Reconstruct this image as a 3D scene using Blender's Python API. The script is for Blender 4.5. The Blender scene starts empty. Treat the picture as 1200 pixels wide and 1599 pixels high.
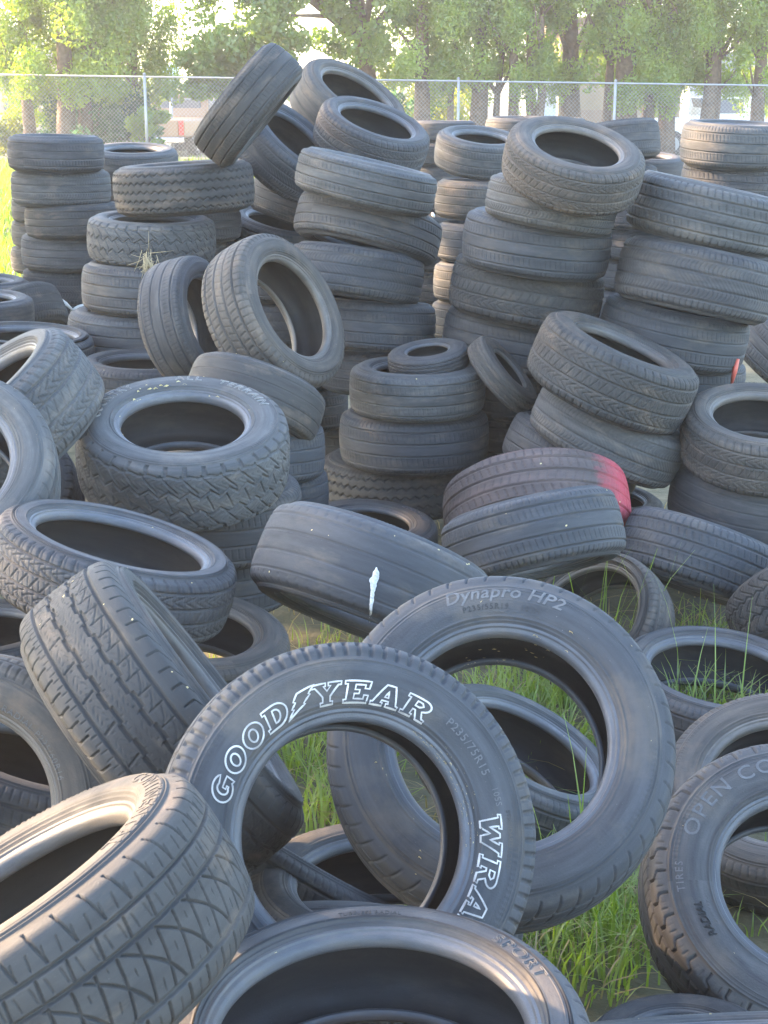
import bpy, bmesh, math, random
import numpy as np
from mathutils import Matrix, Vector

# ------------------------------------------------------------------ camera, sky, sun, exposure
scene = bpy.context.scene
COL = scene.collection
R = math.radians
cam_data = bpy.data.cameras.new("camera")
cam = bpy.data.objects.new("camera", cam_data)
COL.objects.link(cam)
scene.camera = cam
cam.location = (0, 0, 2.1)
PITCH = math.atan(679.5 / 2400.0)
cam.rotation_euler = (math.pi / 2 - PITCH, 0, 0)
cam_data.sensor_fit = 'VERTICAL'
cam_data.sensor_height = 36.0
cam_data.lens = 36.0 * 2400.0 / 1599.0
cam_data.clip_start = 0.05
cam_data.clip_end = 3000
cam_data.dof.use_dof = True
cam_data.dof.focus_distance = 4.6
cam_data.dof.aperture_fstop = 28.0

SUN_EL, SUN_AZ = R(23), R(-68)          # azimuth from +Y (into the picture), negative = left
sun_dir = Vector((math.sin(SUN_AZ) * math.cos(SUN_EL), math.cos(SUN_AZ) * math.cos(SUN_EL), math.sin(SUN_EL)))
world = bpy.data.worlds.new("World")
scene.world = world
world.use_nodes = True
wn = world.node_tree
sky = wn.nodes.new("ShaderNodeTexSky")
sky.sky_type = 'NISHITA'
sky.sun_disc = False
sky.sun_elevation = SUN_EL
sky.sun_rotation = SUN_AZ
sky.air_density = 1.0
sky.dust_density = 1.4
sky.ozone_density = 1.0
wn.links.new(sky.outputs[0], wn.nodes["Background"].inputs[0])
wn.nodes["Background"].inputs[1].default_value = 0.15
sl = bpy.data.lights.new("sun", 'SUN')
sl.energy = 3.5
sl.angle = R(0.6)
sl.color = (1.0, 0.68, 0.40)
sun = bpy.data.objects.new("sun", sl)
COL.objects.link(sun)
sun.rotation_euler = (-sun_dir).to_track_quat('-Z', 'Y').to_euler()
scene.view_settings.view_transform = 'Standard'
scene.view_settings.look = 'None'
scene.view_settings.gamma = 1.0
scene.view_settings.exposure = 3.45
scene.cycles.max_bounces = 8
scene.cycles.diffuse_bounces = 4
scene.cycles.use_denoising = True

rng = np.random.RandomState(7)
random.seed(7)

# ------------------------------------------------------------------ helpers
def tag(o, label=None, cat=None, group=None, kind=None):
    if label: o['label'] = label
    if cat: o['category'] = cat
    if group: o['group'] = group
    if kind: o['kind'] = kind
    return o

def empty(name, loc=(0, 0, 0), rz=0.0):
    o = bpy.data.objects.new(name, None)
    o.empty_display_size = 0.1
    o.location = loc
    o.rotation_euler = (0, 0, rz)
    COL.objects.link(o)
    return o

def link(name, me, m=None, parent=None):
    o = bpy.data.objects.new(name, me)
    COL.objects.link(o)
    if parent is not None:
        o.parent = parent
    if m is not None and me is not None:
        if len(me.materials) == 0:
            me.materials.append(m)
        elif me.materials[0] != m:
            o.material_slots[0].link = 'OBJECT'
            o.material_slots[0].material = m
    return o

def np_mesh(name, V, F, smooth=True):
    me = bpy.data.meshes.new(name)
    V = np.asarray(V, dtype=np.float32)
    F = np.asarray(F, dtype=np.int32)
    n = F.shape[1]
    me.vertices.add(len(V))
    me.vertices.foreach_set("co", V.ravel())
    me.loops.add(F.size)
    me.loops.foreach_set("vertex_index", F.ravel())
    me.polygons.add(len(F))
    me.polygons.foreach_set("loop_start", np.arange(0, F.size, n, dtype=np.int32))
    me.polygons.foreach_set("loop_total", np.full(len(F), n, dtype=np.int32))
    me.polygons.foreach_set("use_smooth", np.full(len(F), smooth))
    me.update(calc_edges=True)
    me.validate()
    return me

class MB:
    """collects boxes, tubes and polygons; build() links them as one mesh object"""
    def __init__(s):
        s.bm = bmesh.new()
    def box(s, c, size, rot=None, bevel=0.0):
        r = bmesh.ops.create_cube(s.bm, size=1.0)
        vs = r['verts']
        for v in vs:
            v.co = Vector((v.co.x * size[0], v.co.y * size[1], v.co.z * size[2]))
        if bevel:
            es = list({e for v in vs for e in v.link_edges})
            b = bmesh.ops.bevel(s.bm, geom=es, offset=bevel, segments=2, affect='EDGES', profile=0.5)
            vs = list({v for f in b['faces'] for v in f.verts} | {v for v in vs if v.is_valid})
        M = Matrix.Translation(c) @ (rot.to_4x4() if rot is not None else Matrix.Identity(4))
        for v in vs:
            v.co = M @ v.co
        return s
    def tube(s, pts, rad, n=8, cap=True):
        pts = [Vector(p) for p in pts]
        rads = rad if isinstance(rad, (list, tuple)) else [rad] * len(pts)
        rings = []
        for i, p in enumerate(pts):
            d = (pts[min(i + 1, len(pts) - 1)] - pts[max(i - 1, 0)]).normalized()
            a = d.orthogonal().normalized() if i == 0 else (prev - d * prev.dot(d)).normalized()
            prev = a
            b = d.cross(a)
            rings.append([s.bm.verts.new(p + (a * math.cos(t) + b * math.sin(t)) * rads[i]) for t in [2 * math.pi * k / n for k in range(n)]])
        for i in range(len(rings) - 1):
            for k in range(n):
                f = s.bm.faces.new((rings[i][k], rings[i][(k + 1) % n], rings[i + 1][(k + 1) % n], rings[i + 1][k]))
                f.smooth = True
        if cap:
            s.bm.faces.new(rings[0][::-1]); s.bm.faces.new(rings[-1])
        return s
    def prism(s, prof, axis_a, axis_b, axis_n, o, depth):
        """polygon prof in (a,b) extruded along n by depth"""
        o = Vector(o); A = Vector(axis_a); B = Vector(axis_b); N = Vector(axis_n)
        v0 = [s.bm.verts.new(o + A * p[0] + B * p[1]) for p in prof]
        v1 = [s.bm.verts.new(o + A * p[0] + B * p[1] + N * depth) for p in prof]
        s.bm.faces.new(v0[::-1]); s.bm.faces.new(v1)
        m = len(prof)
        for i in range(m):
            s.bm.faces.new((v0[i], v0[(i + 1) % m], v1[(i + 1) % m], v1[i]))
        return s
    def build(s, name, m, parent=None):
        bmesh.ops.recalc_face_normals(s.bm, faces=s.bm.faces)
        me = bpy.data.meshes.new(name)
        s.bm.to_mesh(me); s.bm.free()
        return link(name, me, m, parent)

# ------------------------------------------------------------------ materials
def new_mat(name):
    m = bpy.data.materials.new(name)
    m.use_nodes = True
    nt = m.node_tree
    return m, nt, nt.nodes["Principled BSDF"]

def ramp(nt, stops):
    n = nt.nodes.new("ShaderNodeValToRGB")
    e = n.color_ramp.elements
    while len(e) < len(stops): e.new(0.5)
    for i, (p, c) in enumerate(stops):
        e[i].position = p
        e[i].color = (c[0], c[1], c[2], 1) if not isinstance(c, (int, float)) else (c, c, c, 1)
    return n

def noise(nt, vec, scale, detail=4, rough=0.55):
    n = nt.nodes.new("ShaderNodeTexNoise")
    n.inputs["Scale"].default_value = scale
    n.inputs["Detail"].default_value = detail
    n.inputs["Roughness"].default_value = rough
    if vec is not None:
        nt.links.new(vec, n.inputs["Vector"])
    return n

def coords(nt, offset=True):
    tc = nt.nodes.new("ShaderNodeTexCoord")
    if not offset:
        return tc.outputs["Object"]
    oi = nt.nodes.new("ShaderNodeObjectInfo")
    ml = nt.nodes.new("ShaderNodeMath"); ml.operation = 'MULTIPLY'; ml.inputs[1].default_value = 37.0
    nt.links.new(oi.outputs["Random"], ml.inputs[0])
    ad = nt.nodes.new("ShaderNodeVectorMath"); ad.operation = 'ADD'
    nt.links.new(tc.outputs["Object"], ad.inputs[0]); nt.links.new(ml.outputs[0], ad.inputs[1])
    return ad.outputs[0]

def simple_mat(name, col, rough=0.6, metal=0.0, var=0.12, scale=8.0, bump=0.0, col2=None):
    m, nt, b = new_mat(name)
    v = coords(nt)
    n = noise(nt, v, scale)
    c2 = col2 or tuple(c * (1 - 2 * var) for c in col)
    r = ramp(nt, [(0.3, c2), (0.7, col)])
    nt.links.new(n.outputs["Fac"], r.inputs[0]); nt.links.new(r.outputs[0], b.inputs["Base Color"])
    b.inputs["Roughness"].default_value = rough
    b.inputs["Metallic"].default_value = metal
    if bump:
        bp = nt.nodes.new("ShaderNodeBump"); bp.inputs["Strength"].default_value = bump; bp.inputs["Distance"].default_value = 0.02
        nt.links.new(n.outputs["Fac"], bp.inputs["Height"]); nt.links.new(bp.outputs[0], b.inputs["Normal"])
    return m

def rubber(name, base, dust, amount, rough=(0.64, 0.94), stain=None, tint=None):
    """worn dusty rubber: dark base, pale dust in blotches, fine grit"""
    m, nt, b = new_mat(name)
    v = coords(nt)
    tcp = nt.nodes.new("ShaderNodeTexCoord")
    sx = nt.nodes.new("ShaderNodeSeparateXYZ"); nt.links.new(tcp.outputs["Object"], sx.inputs[0])
    def mth(op, a, b_=None, k=None):
        q = nt.nodes.new("ShaderNodeMath"); q.operation = op
        nt.links.new(a, q.inputs[0])
        if b_ is not None: nt.links.new(b_, q.inputs[1])
        if k is not None: q.inputs[1].default_value = k
        return q.outputs[0]
    ang = mth('ARCTAN2', sx.outputs["Y"], sx.outputs["X"])
    rad = mth('SQRT', mth('ADD', mth('MULTIPLY', sx.outputs["X"], sx.outputs["X"]), mth('MULTIPLY', sx.outputs["Y"], sx.outputs["Y"])))
    cb = nt.nodes.new("ShaderNodeCombineXYZ")
    nt.links.new(mth('MULTIPLY', rad, k=16.0), cb.inputs[0]); nt.links.new(mth('MULTIPLY', ang, k=1.1), cb.inputs[1]); nt.links.new(mth('MULTIPLY', sx.outputs["Z"], k=3.5), cb.inputs[2])
    oi = nt.nodes.new("ShaderNodeObjectInfo")
    of = nt.nodes.new("ShaderNodeVectorMath"); of.operation = 'ADD'
    nt.links.new(cb.outputs[0], of.inputs[0]); nt.links.new(mth('MULTIPLY', oi.outputs["Random"], k=53.0), of.inputs[1])
    n1 = noise(nt, of.outputs[0], 1.0, 6, 0.62)               # wear and dust run round the tire
    n2 = noise(nt, v, 7.0, 6, 0.65)
    n3 = noise(nt, v, 90.0, 3, 0.6)
    mul = nt.nodes.new("ShaderNodeMath"); mul.operation = 'MULTIPLY'
    r1 = ramp(nt, [(0.36, 0.10), (0.66, 1.0)]); nt.links.new(n1.outputs["Fac"], r1.inputs[0])
    r2 = ramp(nt, [(0.34, 0.30), (0.70, 1.0)]); nt.links.new(n2.outputs["Fac"], r2.inputs[0])
    nt.links.new(r1.outputs[0], mul.inputs[0]); nt.links.new(r2.outputs[0], mul.inputs[1])
    mul2 = nt.nodes.new("ShaderNodeMath"); mul2.operation = 'MULTIPLY'; mul2.inputs[1].default_value = amount
    nt.links.new(mul.outputs[0], mul2.inputs[0])
    mix = nt.nodes.new("ShaderNodeMix"); mix.data_type = 'RGBA'
    mix.inputs["A"].default_value = (*base, 1); mix.inputs["B"].default_value = (*dust, 1)
    nt.links.new(mul2.outputs[0], mix.inputs["Factor"])
    out = mix.outputs["Result"]
    # brown dried mud in a few patches
    n4 = noise(nt, v, 1.6, 7, 0.65)
    r4 = ramp(nt, [(0.53, 0.0), (0.72, 0.65)]); nt.links.new(n4.outputs["Fac"], r4.inputs[0])
    mx = nt.nodes.new("ShaderNodeMix"); mx.data_type = 'RGBA'
    mx.inputs["B"].default_value = (*(stain or (0.105, 0.088, 0.070)), 1)
    nt.links.new(r4.outputs[0], mx.inputs["Factor"]); nt.links.new(out, mx.inputs["A"])
    out = mx.outputs["Result"]
    # pale specks of grit
    r5 = ramp(nt, [(0.70, 0.0), (0.76, 0.5)]); nt.links.new(n3.outputs["Fac"], r5.inputs[0])
    mg = nt.nodes.new("ShaderNodeMix"); mg.data_type = 'RGBA'
    mg.inputs["B"].default_value = (0.22, 0.21, 0.19, 1)
    nt.links.new(r5.outputs[0], mg.inputs["Factor"]); nt.links.new(out, mg.inputs["A"])
    out = mg.outputs["Result"]
    if tint:                                   # sprayed paint on one side of the tread
        tc = nt.nodes.new("ShaderNodeTexCoord")
        sp = nt.nodes.new("ShaderNodeSeparateXYZ"); nt.links.new(tc.outputs["Object"], sp.inputs[0])
        add = nt.nodes.new("ShaderNodeMath"); add.operation = 'MULTIPLY_ADD'; add.inputs[1].default_value = 0.5
        nt.links.new(n2.outputs["Fac"], add.inputs[0]); nt.links.new(sp.outputs["X"], add.inputs[2])
        rt = ramp(nt, [(0.62, 0.0), (1.0, 0.85)]); nt.links.new(add.outputs[0], rt.inputs[0])
        mt = nt.nodes.new("ShaderNodeMix"); mt.data_type = 'RGBA'
        mt.inputs["B"].default_value = (*tint, 1)
        nt.links.new(rt.outputs[0], mt.inputs["Factor"]); nt.links.new(out, mt.inputs["A"])
        out = mt.outputs["Result"]
    nt.links.new(out, b.inputs["Base Color"])
    rr = ramp(nt, [(0.3, rough[0]), (0.7, rough[1])]); nt.links.new(n2.outputs["Fac"], rr.inputs[0])
    nt.links.new(rr.outputs[0], b.inputs["Roughness"])
    b.inputs["Specular IOR Level"].default_value = 0.42
    bp = nt.nodes.new("ShaderNodeBump"); bp.inputs["Strength"].default_value = 0.25; bp.inputs["Distance"].default_value = 0.004
    nt.links.new(n3.outputs["Fac"], bp.inputs["Height"]); nt.links.new(bp.outputs[0], b.inputs["Normal"])
    return m

RUB = [
    rubber("rubber_dusty_grey", (0.027, 0.027, 0.030), (0.100, 0.099, 0.098), 0.8),
    rubber("rubber_blue_black", (0.023, 0.026, 0.030), (0.078, 0.081, 0.090), 0.75),
    rubber("rubber_brown_dust", (0.035, 0.033, 0.031), (0.126, 0.107, 0.089), 0.85, stain=(0.16, 0.115, 0.08)),
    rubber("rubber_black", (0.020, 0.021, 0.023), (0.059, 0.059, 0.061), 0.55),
    rubber("rubber_red_brown", (0.055, 0.036, 0.034), (0.137, 0.092, 0.087), 0.85, stain=(0.17, 0.10, 0.085)),
    rubber("rubber_weathered_pale", (0.035, 0.036, 0.037), (0.122, 0.121, 0.118), 0.85, stain=(0.15, 0.125, 0.10)),
    rubber("rubber_muddy_dark", (0.023, 0.023, 0.023), (0.070, 0.067, 0.063), 0.75, stain=(0.14, 0.105, 0.075)),
]
RED_TREAD = rubber("rubber_red_painted", (0.045, 0.034, 0.032), (0.111, 0.085, 0.080), 0.8, stain=(0.14, 0.095, 0.08), tint=(0.42, 0.055, 0.075))
BEAD = [rubber("bead_rubber_%d" % i, b_, d_, 0.8, rough=(0.34, 0.6)) for i, (b_, d_) in enumerate([
    ((0.042, 0.044, 0.050), (0.125, 0.128, 0.136)), ((0.038, 0.042, 0.050), (0.115, 0.122, 0.136)), ((0.06, 0.055, 0.05), (0.19, 0.165, 0.14)),
    ((0.035, 0.036, 0.038), (0.10, 0.10, 0.105)), ((0.06, 0.05, 0.05), (0.16, 0.13, 0.125)), ((0.055, 0.057, 0.062), (0.17, 0.17, 0.175)), ((0.045, 0.042, 0.040), (0.13, 0.12, 0.11))])]
LINER = rubber("inner_liner_rubber", (0.016, 0.016, 0.017), (0.050, 0.048, 0.046), 0.6, rough=(0.5, 0.8), stain=(0.06, 0.05, 0.042))
LETTER_WHITE = simple_mat("white_letter_rubber", (0.56, 0.545, 0.51), 0.8, scale=9, col2=(0.20, 0.195, 0.19))
LETTER_GREY = rubber("raised_letter_rubber", (0.058, 0.060, 0.064), (0.16, 0.16, 0.16), 0.8, rough=(0.4, 0.65))
LETTER_PALE = rubber("worn_letter_rubber", (0.16, 0.155, 0.145), (0.34, 0.33, 0.31), 0.8, rough=(0.5, 0.7))
LETTER_DARK = rubber("dark_letter_rubber", (0.022, 0.022, 0.023), (0.07, 0.07, 0.07), 0.6)

# ------------------------------------------------------------------ tire geometry (radius 1, half width 1)
def spline(pts, n):
    P = np.array(pts, float)
    P = np.vstack([2 * P[0] - P[1], P, 2 * P[-1] - P[-2]])
    out = []
    seg = len(P) - 3
    for i in range(seg):
        t = np.linspace(0, 1, n, endpoint=(i == seg - 1))[:, None]
        a, b, c, d = P[i], P[i + 1], P[i + 2], P[i + 3]
        out.append(0.5 * ((2 * b) + (-a + c) * t + (2 * a - 5 * b + 4 * c - d) * t ** 2 + (-a + 3 * b - 3 * c + d) * t ** 3))
    return np.vstack(out)

TREAD_PROF = spline([(0, 1.0), (0.22, 0.999), (0.45, 0.994), (0.63, 0.985), (0.75, 0.972), (0.83, 0.953), (0.875, 0.925), (.905,.897)], 12)   # (z, r)
_s = np.concatenate([[0], np.cumsum(np.hypot(np.diff(TREAD_PROF[:, 0]) * 0.36, np.diff(TREAD_PROF[:, 1])))]); _s /= _s[-1]
def tread_base(v):
    a = np.abs(v)
    z = np.interp(a, _s, TREAD_PROF[:, 0]) * np.sign(v)
    r = np.interp(a, _s, TREAD_PROF[:, 1])
    return z, r

def ln(x, w):                                   # soft line of half width w
    return np.clip((w - np.abs(x)) / (0.38 * w), 0, 1)
def per(x):                                     # signed distance to the nearest integer
    return (x + 0.5) % 1.0 - 0.5
def tri(x):
    return 2 * np.abs(2 * (x % 1.0) - 1) - 1
def band(v, a, b, s=0.015):
    return np.clip((v - a) / s, 0, 1) * np.clip((b - v) / s, 0, 1)

def pat_rib(t, v, n=92, g=(-.62, -.22, .2, .6), w=.026, sh=.42):
    d = .8 * sum(ln(v - q, w) for q in g)
    d = np.maximum(d, sh * ln(per(n * t + .25 * np.abs(v)), .13) * band(np.abs(v), .70, 1.1))
    d = np.maximum(d, .38 * ln(per(n * t + .9 * v), .12) * band(np.abs(v), .27, .55))
    return d
def pat_fine(t, v):
    d = sum(ln(v - q, .028) for q in (-.58, -.2, .2, .58))
    d = np.maximum(d, .38 * ln(per(112 * t + 1.6 * np.sin(5 * v)), .16) * band(np.abs(v), 0, .54))
    d = np.maximum(d, .5 * ln(per(84 * t), .14) * band(np.abs(v), .64, .97))
    return d
def pat_lat(t, v):
    d = sum(ln(v - q, .03) for q in (-.56, -.18, .18, .56))
    d = np.maximum(d, .75 * ln(per(66 * t + .3 * np.abs(v)), .10) * band(np.abs(v), .60, 1.1))
    d = np.maximum(d, .5 * ln(per(66 * t + 1.1 * v), .12) * band(np.abs(v), .24, .52))
    d = np.maximum(d, .35 * ln(per(66 * t - 1.4 * v), .10) * band(np.abs(v), 0, .15))
    return d
def pat_zig(t, v, n=54, gs=(-.66, -.34, 0, .34, .66), a=.055, w=.032):
    d = sum(ln(v - q - a * tri(n * t + .3 * k), w) for k, q in enumerate(gs))
    d = np.maximum(d, .5 * ln(per(n * t * 2), .16) * band(np.abs(v), .76, 1.1))
    return d
def pat_at(t, v):
    d = ln(v - .24 - .09 * tri(34 * t), .035) + ln(v + .24 - .09 * tri(34 * t + .5), .035)
    d = np.maximum(d, ln(per(34 * t + .45 * tri(v * 1.1 + .2)), .055) * band(np.abs(v), .28, .74))
    d = np.maximum(d, ln(np.abs(v) - .70 - .03 * tri(34 * t), .03) * .8)
    d = np.maximum(d, .95 * ln(per(34 * t + .2), .13) * band(np.abs(v), .72, 1.1))
    d = np.maximum(d, .8 * ln(per(34 * t + .9 * v), .05) * band(np.abs(v), 0, .2))
    d = np.maximum(d, .35 * ln(per(102 * t + 1.2 * tri(v * 2)), .10) * band(np.abs(v), 0, .66))
    return d
def pat_block(t, v):
    d = sum(ln(v - q, .03) for q in (-.6, -.2, .2, .6))
    d = np.maximum(d, .7 * ln(per(58 * t + .5 * np.abs(v)), .10) * band(np.abs(v), .62, 1.05))
    d = np.maximum(d, .75 * ln(per(58 * t + .7 * tri(v * 2.5)), .10) * band(np.abs(v), .24, .57))
    d = np.maximum(d, .6 * ln(per(58 * t - 1.8 * v), .09) * band(np.abs(v), 0, .17))
    d = np.maximum(d, .3 * ln(per(116 * t + 1.4 * v), .10) * band(np.abs(v), 0, .95))
    return d
def pat_bald(t, v):
    d = .45 * sum(ln(v - q, .018) for q in (-.62, -.22, .2, .6))
    d = np.maximum(d, .35 * ln(per(60 * t + .4 * v), .06) * band(np.abs(v), .68, .98))
    return d
def pat_chev(t, v):
    d = ln(v - .16, .028) + ln(v + .16, .028)
    d = np.maximum(d, .55 * ln(per(52 * t - 1.15 * np.abs(v)), .06) * band(np.abs(v), .22, .93))
    d = np.maximum(d, ln(np.abs(v) - .56, .028))
    return d
def pat_diag(t, v):
    d = ln(per(40 * t + .55 * tri(v * 1.5)), .07)
    d = np.maximum(d, .7 * ln(per(80 * t - 1.3 * v), .07) * band(np.abs(v), 0, .75))
    d = np.maximum(d, ln(v - .3 - .05 * tri(40 * t), .025) + ln(v + .3 - .05 * tri(40 * t), .025))
    return d
def pat_wran(t, v):
    d = sum(ln(v - q - .035 * tri(46 * t), .04) for q in (-.52, -.17, .17, .52))
    lug = per(84 * t)
    d = np.maximum(d, .75 * ln(lug, .20) * band(np.abs(v), .62, 1.2))
    d = np.maximum(d, .8 * ln(per(46 * t + .5 + .8 * v), .10) * band(np.abs(v), .2, .5))
    return d
def pat_hwy(t, v):
    d = sum(ln(v - q, .035) for q in (-.52, -.17, .17, .52))
    ph = 40 * t + .35 * np.clip((np.abs(v) - .74) / .08, 0, 1)
    d = np.maximum(d, .95 * ln(per(ph), .07) * band(np.abs(v), .56, 1.1))
    d = np.maximum(d, .5 * ln(per(120 * t), .14) * band(np.abs(v), .80, .93) * np.clip(np.sin(2 * np.pi * 40 * t) * 4, 0, 1))
    d = np.maximum(d, .5 * ln(per(80 * t + 1.2 * v), .08) * band(np.abs(v), .2, .48))
    return d
def pat_tzig(t, v):
    return pat_zig(t, v, 40, (-.5, -.17, .17, .5), .05, .05)
def pat_sport(t, v):
    d = ln(v - .46, .026) + ln(v - .16, .026) + ln(v + .56, .032)
    d = np.maximum(d, .75 * ln(per(44 * t + .5 * v), .055) * band(v, .50, .93))
    d = np.maximum(d, .45 * ln(per(88 * t - .9 * v), .07) * band(v, .52, .70))
    d = np.maximum(d, .8 * ln(per(44 * t - .45 * v), .055) * band(v, .18, .44))
    d = np.maximum(d, .4 * ln(per(88 * t + .3 * v), .07) * band(v, .22, .40))
    f1 = per(34 * t + 2.1 * (v + .2) ** 2 + 1.7 * v)            # two families of curved cuts that cross
    f2 = per(58 * t - .8 * v + .8 * (v + .2) ** 2)
    cut = np.maximum(ln(f1, .045), ln(f2, .07))
    d = np.maximum(d, .9 * cut * band(v, -.54, .13))
    cx = ln(per(34 * t + 2.1 * (v + .2) ** 2 + 1.7 * v + .5), .11) * ln(per(58 * t - .8 * v + .8 * (v + .2) ** 2 + .5), .03)
    d = np.maximum(d, .55 * cx * band(v, -.52, .10))
    d = np.maximum(d, .95 * ln(per(52 * t - .5 * v), .075) * band(v, -1.2, -.60))
    d = np.maximum(d, .4 * ln(per(52 * t - .5 * v + .5), .04) * band(v, -.90, -.66))
    return d
def pat_ctc(t, v):
    z = .02 * np.sign(tri(30 * t))
    d = ln(v - .18 - z, .032) + ln(v + .18 - z, .032) + ln(v - .52, .03) + ln(v + .50, .03)
    d = np.maximum(d, .85 * ln(per(64 * t + .45 * np.clip(-.86 - v, 0, .2) * 6), .075) * band(v, -1.0, -.64))
    d = np.maximum(d, .35 * ln(per(128 * t + .5), .10) * band(v, -.66, -.54))
    d = np.maximum(d, .85 * ln(per(54 * t - .9 * np.clip(v - .86, 0, .2) * 6), .065) * band(v, .66, 1.0))
    d = np.maximum(d, .6 * ln(per(30 * t + .5 * v), .04) * band(v, -.47, -.22))
    d = np.maximum(d, .55 * ln(per(60 * t + .35 * v), .045) * band(v, .22, .49))
    fine = ln(per(150 * t + 1.5 * np.sin(14 * v)), .16) * ln(per(9 * v + .5 * np.floor(60 * t)), .26)
    d = np.maximum(d,   .22 * fine * band(np.abs(v), 0, .48))
    arc = ln(per(60 * t + 6 * (v - .22) ** 2 * 4), .10) * band(v, .25, .47)
    d = np.maximum(d, .3 * arc)
    return d

PATS = {  # pattern: (function, columns round, rows across)
    'rib': (pat_rib, 828, 84), 'fine': (pat_fine, 896, 64), 'lat': (pat_lat, 594, 72), 'zig': (pat_zig, 648, 72), 'at': (pat_at, 1020, 90),
    'block': (pat_block, 928, 80), 'bald': (pat_bald, 480, 84), 'chev': (pat_chev, 832, 84), 'diag': (pat_diag, 720, 80), 'wran': (pat_wran, 1008, 96),
    'hwy': (pat_hwy, 960, 84), 'tzig': (pat_tzig, 400, 44), 'sport': (pat_sport, 1584, 150), 'ctc': (pat_ctc, 1500, 140)}
_treads, _walls, _beads, _liners = {}, {}, {}, {}

def tread_mesh(pat):
    if pat in _treads:
        return _treads[pat]
    fn, nu, nv = PATS[pat]
    gd = .018 if pat in ('ctc', 'sport') else .022 if pat in ('sport', 'wran', 'hwy') else .0215          # most of them are worn down
    t = np.arange(nu) / nu
    v = np.linspace(-1, 1, nv)
    TT, VV = np.meshgrid(t, v, indexing='ij')
    dep = np.clip(fn(TT, VV), 0, 1.3)
    dep *= np.clip((1.0 - np.abs(VV)) / .03, 0, 1)
    z, r = tread_base(v)
    dz, dr = np.gradient(z), np.gradient(r)
    nr, nz = dz * .36, -dr
    L = np.hypot(nr, nz); nr, nz = nr / L, nz / L
    lo = .0035 * np.sin(2 * np.pi * 3 * TT + 2 * VV) * np.sin(2 * np.pi * 2 * TT)      # uneven wear
    rr = r[None, :] - nr[None, :] * (dep * gd + np.abs(lo))
    zz = z[None, :] - nz[None, :] * dep * gd / .36
    a = 2 * np.pi * TT
    V = np.stack([rr * np.cos(a), rr * np.sin(a), zz], -1).reshape(-1, 3)
    i = np.arange(nu)[:, None]; j = np.arange(nv - 1)[None, :]
    i2 = (i + 1) % nu
    F = np.stack([i * nv + j, i2 * nv + j, i2 * nv + j + 1, i * nv + j + 1], -1).reshape(-1, 4)
    _treads[pat] = np_mesh("tread_" + pat, V, F)
    return _treads[pat]

def revolve(name, prof, nu=176, relief=False):
    P = np.array(prof)
    a = 2 * np.pi * np.arange(nu) / nu
    n = len(P)
    V = np.stack([P[None, :, 0] * np.cos(a)[:, None], P[None, :, 0] * np.sin(a)[:, None], np.repeat(P[None, :, 1], nu, 0)], -1).reshape(-1, 3)
    if relief:                                   # ribbed arcs, rim lines and small moulded marks
        r_, t_ = P[None, :, 0], (np.arange(nu) / nu)[:, None]
        e_ = P[:, 0].min()
        q_ = (r_ - e_) / (.8975 - e_)
        bx = lambda a_, b_: np.clip((q_ - a_) / .03, 0, 1) * np.clip((b_ - q_) / .03, 0, 1)
        arc_ = lambda k_, o_, w_: np.clip((w_ - np.abs(((t_ * k_ + o_) + .5) % 1 - .5)) / .01, 0, 1)
        z_ = .010 * (np.sin(2 * np.pi * 180 * t_) > 0) * bx(.74, .90) * arc_(2, .13, .11)
        cell = np.sin(np.floor(t_ * 360) * 12.9898 + np.floor(q_ * 40) * 4.1) * 43758.5453
        z_ = z_ + .007 * ((cell % 1) > .5) * bx(.20, .29) * arc_(3, .31, .13)
        z_ = z_ + .008 * bx(.52, .56) * arc_(2, .62, .17) + .006 * (np.abs(((t_ * 8) + .5) % 1 - .5) < .006) * bx(.34, .66)
        V = V.reshape(nu, n, 3); V[:, :, 2] += z_; V = V.reshape(-1, 3)
    i = np.arange(nu)[:, None]; j = np.arange(n - 1)[None, :]
    i2 = (i + 1) % nu
    F = np.stack([i * n + j, i * n + j + 1, i2 * n + j + 1, i2 * n + j], -1).reshape(-1, 4)
    return np_mesh(name, V, F)

def wall_profile(rb):
    e = rb + .062
    m = (.915 + e) / 2
    P = spline([(.8975, .904), (.890, .915), (.882, .928), (.872, .943), (m + .06, .982), (m + .01, 1.0), (m - .05, .990), (e + .035, .945), (e + .012, .905), (e, .875)], 7)
    rr = np.linspace(P[:, 0].max(), P[:, 0].min(), 96)                         # dense rings so that the ridges read
    o = np.argsort(P[:, 0])
    zz = np.interp(rr, P[o, 0], P[o, 1])
    for q, w, h in ((.880, .005, .020), (.858, .003, .010), (m + .075, .003, .008), (e + .032, .007, .022), (e + .012, .004, .012)):
        zz += h * np.exp(-((rr - q) / w) ** 2)
    return np.stack([rr, zz], 1)

def wall_mesh(rb):
    if rb not in _walls:
        _walls[rb] = revolve("sidewall_%d" % round(rb * 1000), wall_profile(rb), 720, True)
        e = rb + .062
        bead = spline([(e, .874), (rb + .047, .868), (rb + .040, .835), (rb + .030, .822), (rb + .018, .806), (rb + .006, .765), (rb, .70), (rb + .001, .64), (rb + .012, .59), (rb + .03, .60)], 6)
        _beads[rb] = revolve("bead_%d" % round(rb * 1000), bead)
        m = (.915 + e) / 2
        h = spline([(rb + .03, .598), (rb + .05, .72), (m - .05, .90), (m, .93), (.875, .85), (.925, .66), (.945, .4), (.948, 0)], 5)
        full = np.vstack([h, h[-2::-1] * np.array([1, -1])])
        _liners[rb] = revolve("liner_%d" % round(rb * 1000), full, 128)
    return _walls[rb], _beads[rb], _liners[rb]

def zprof(rb):
    P = wall_profile(rb)
    o = np.argsort(P[:, 0])
    return lambda r: np.interp(r, P[o, 0], P[o, 1])

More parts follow.
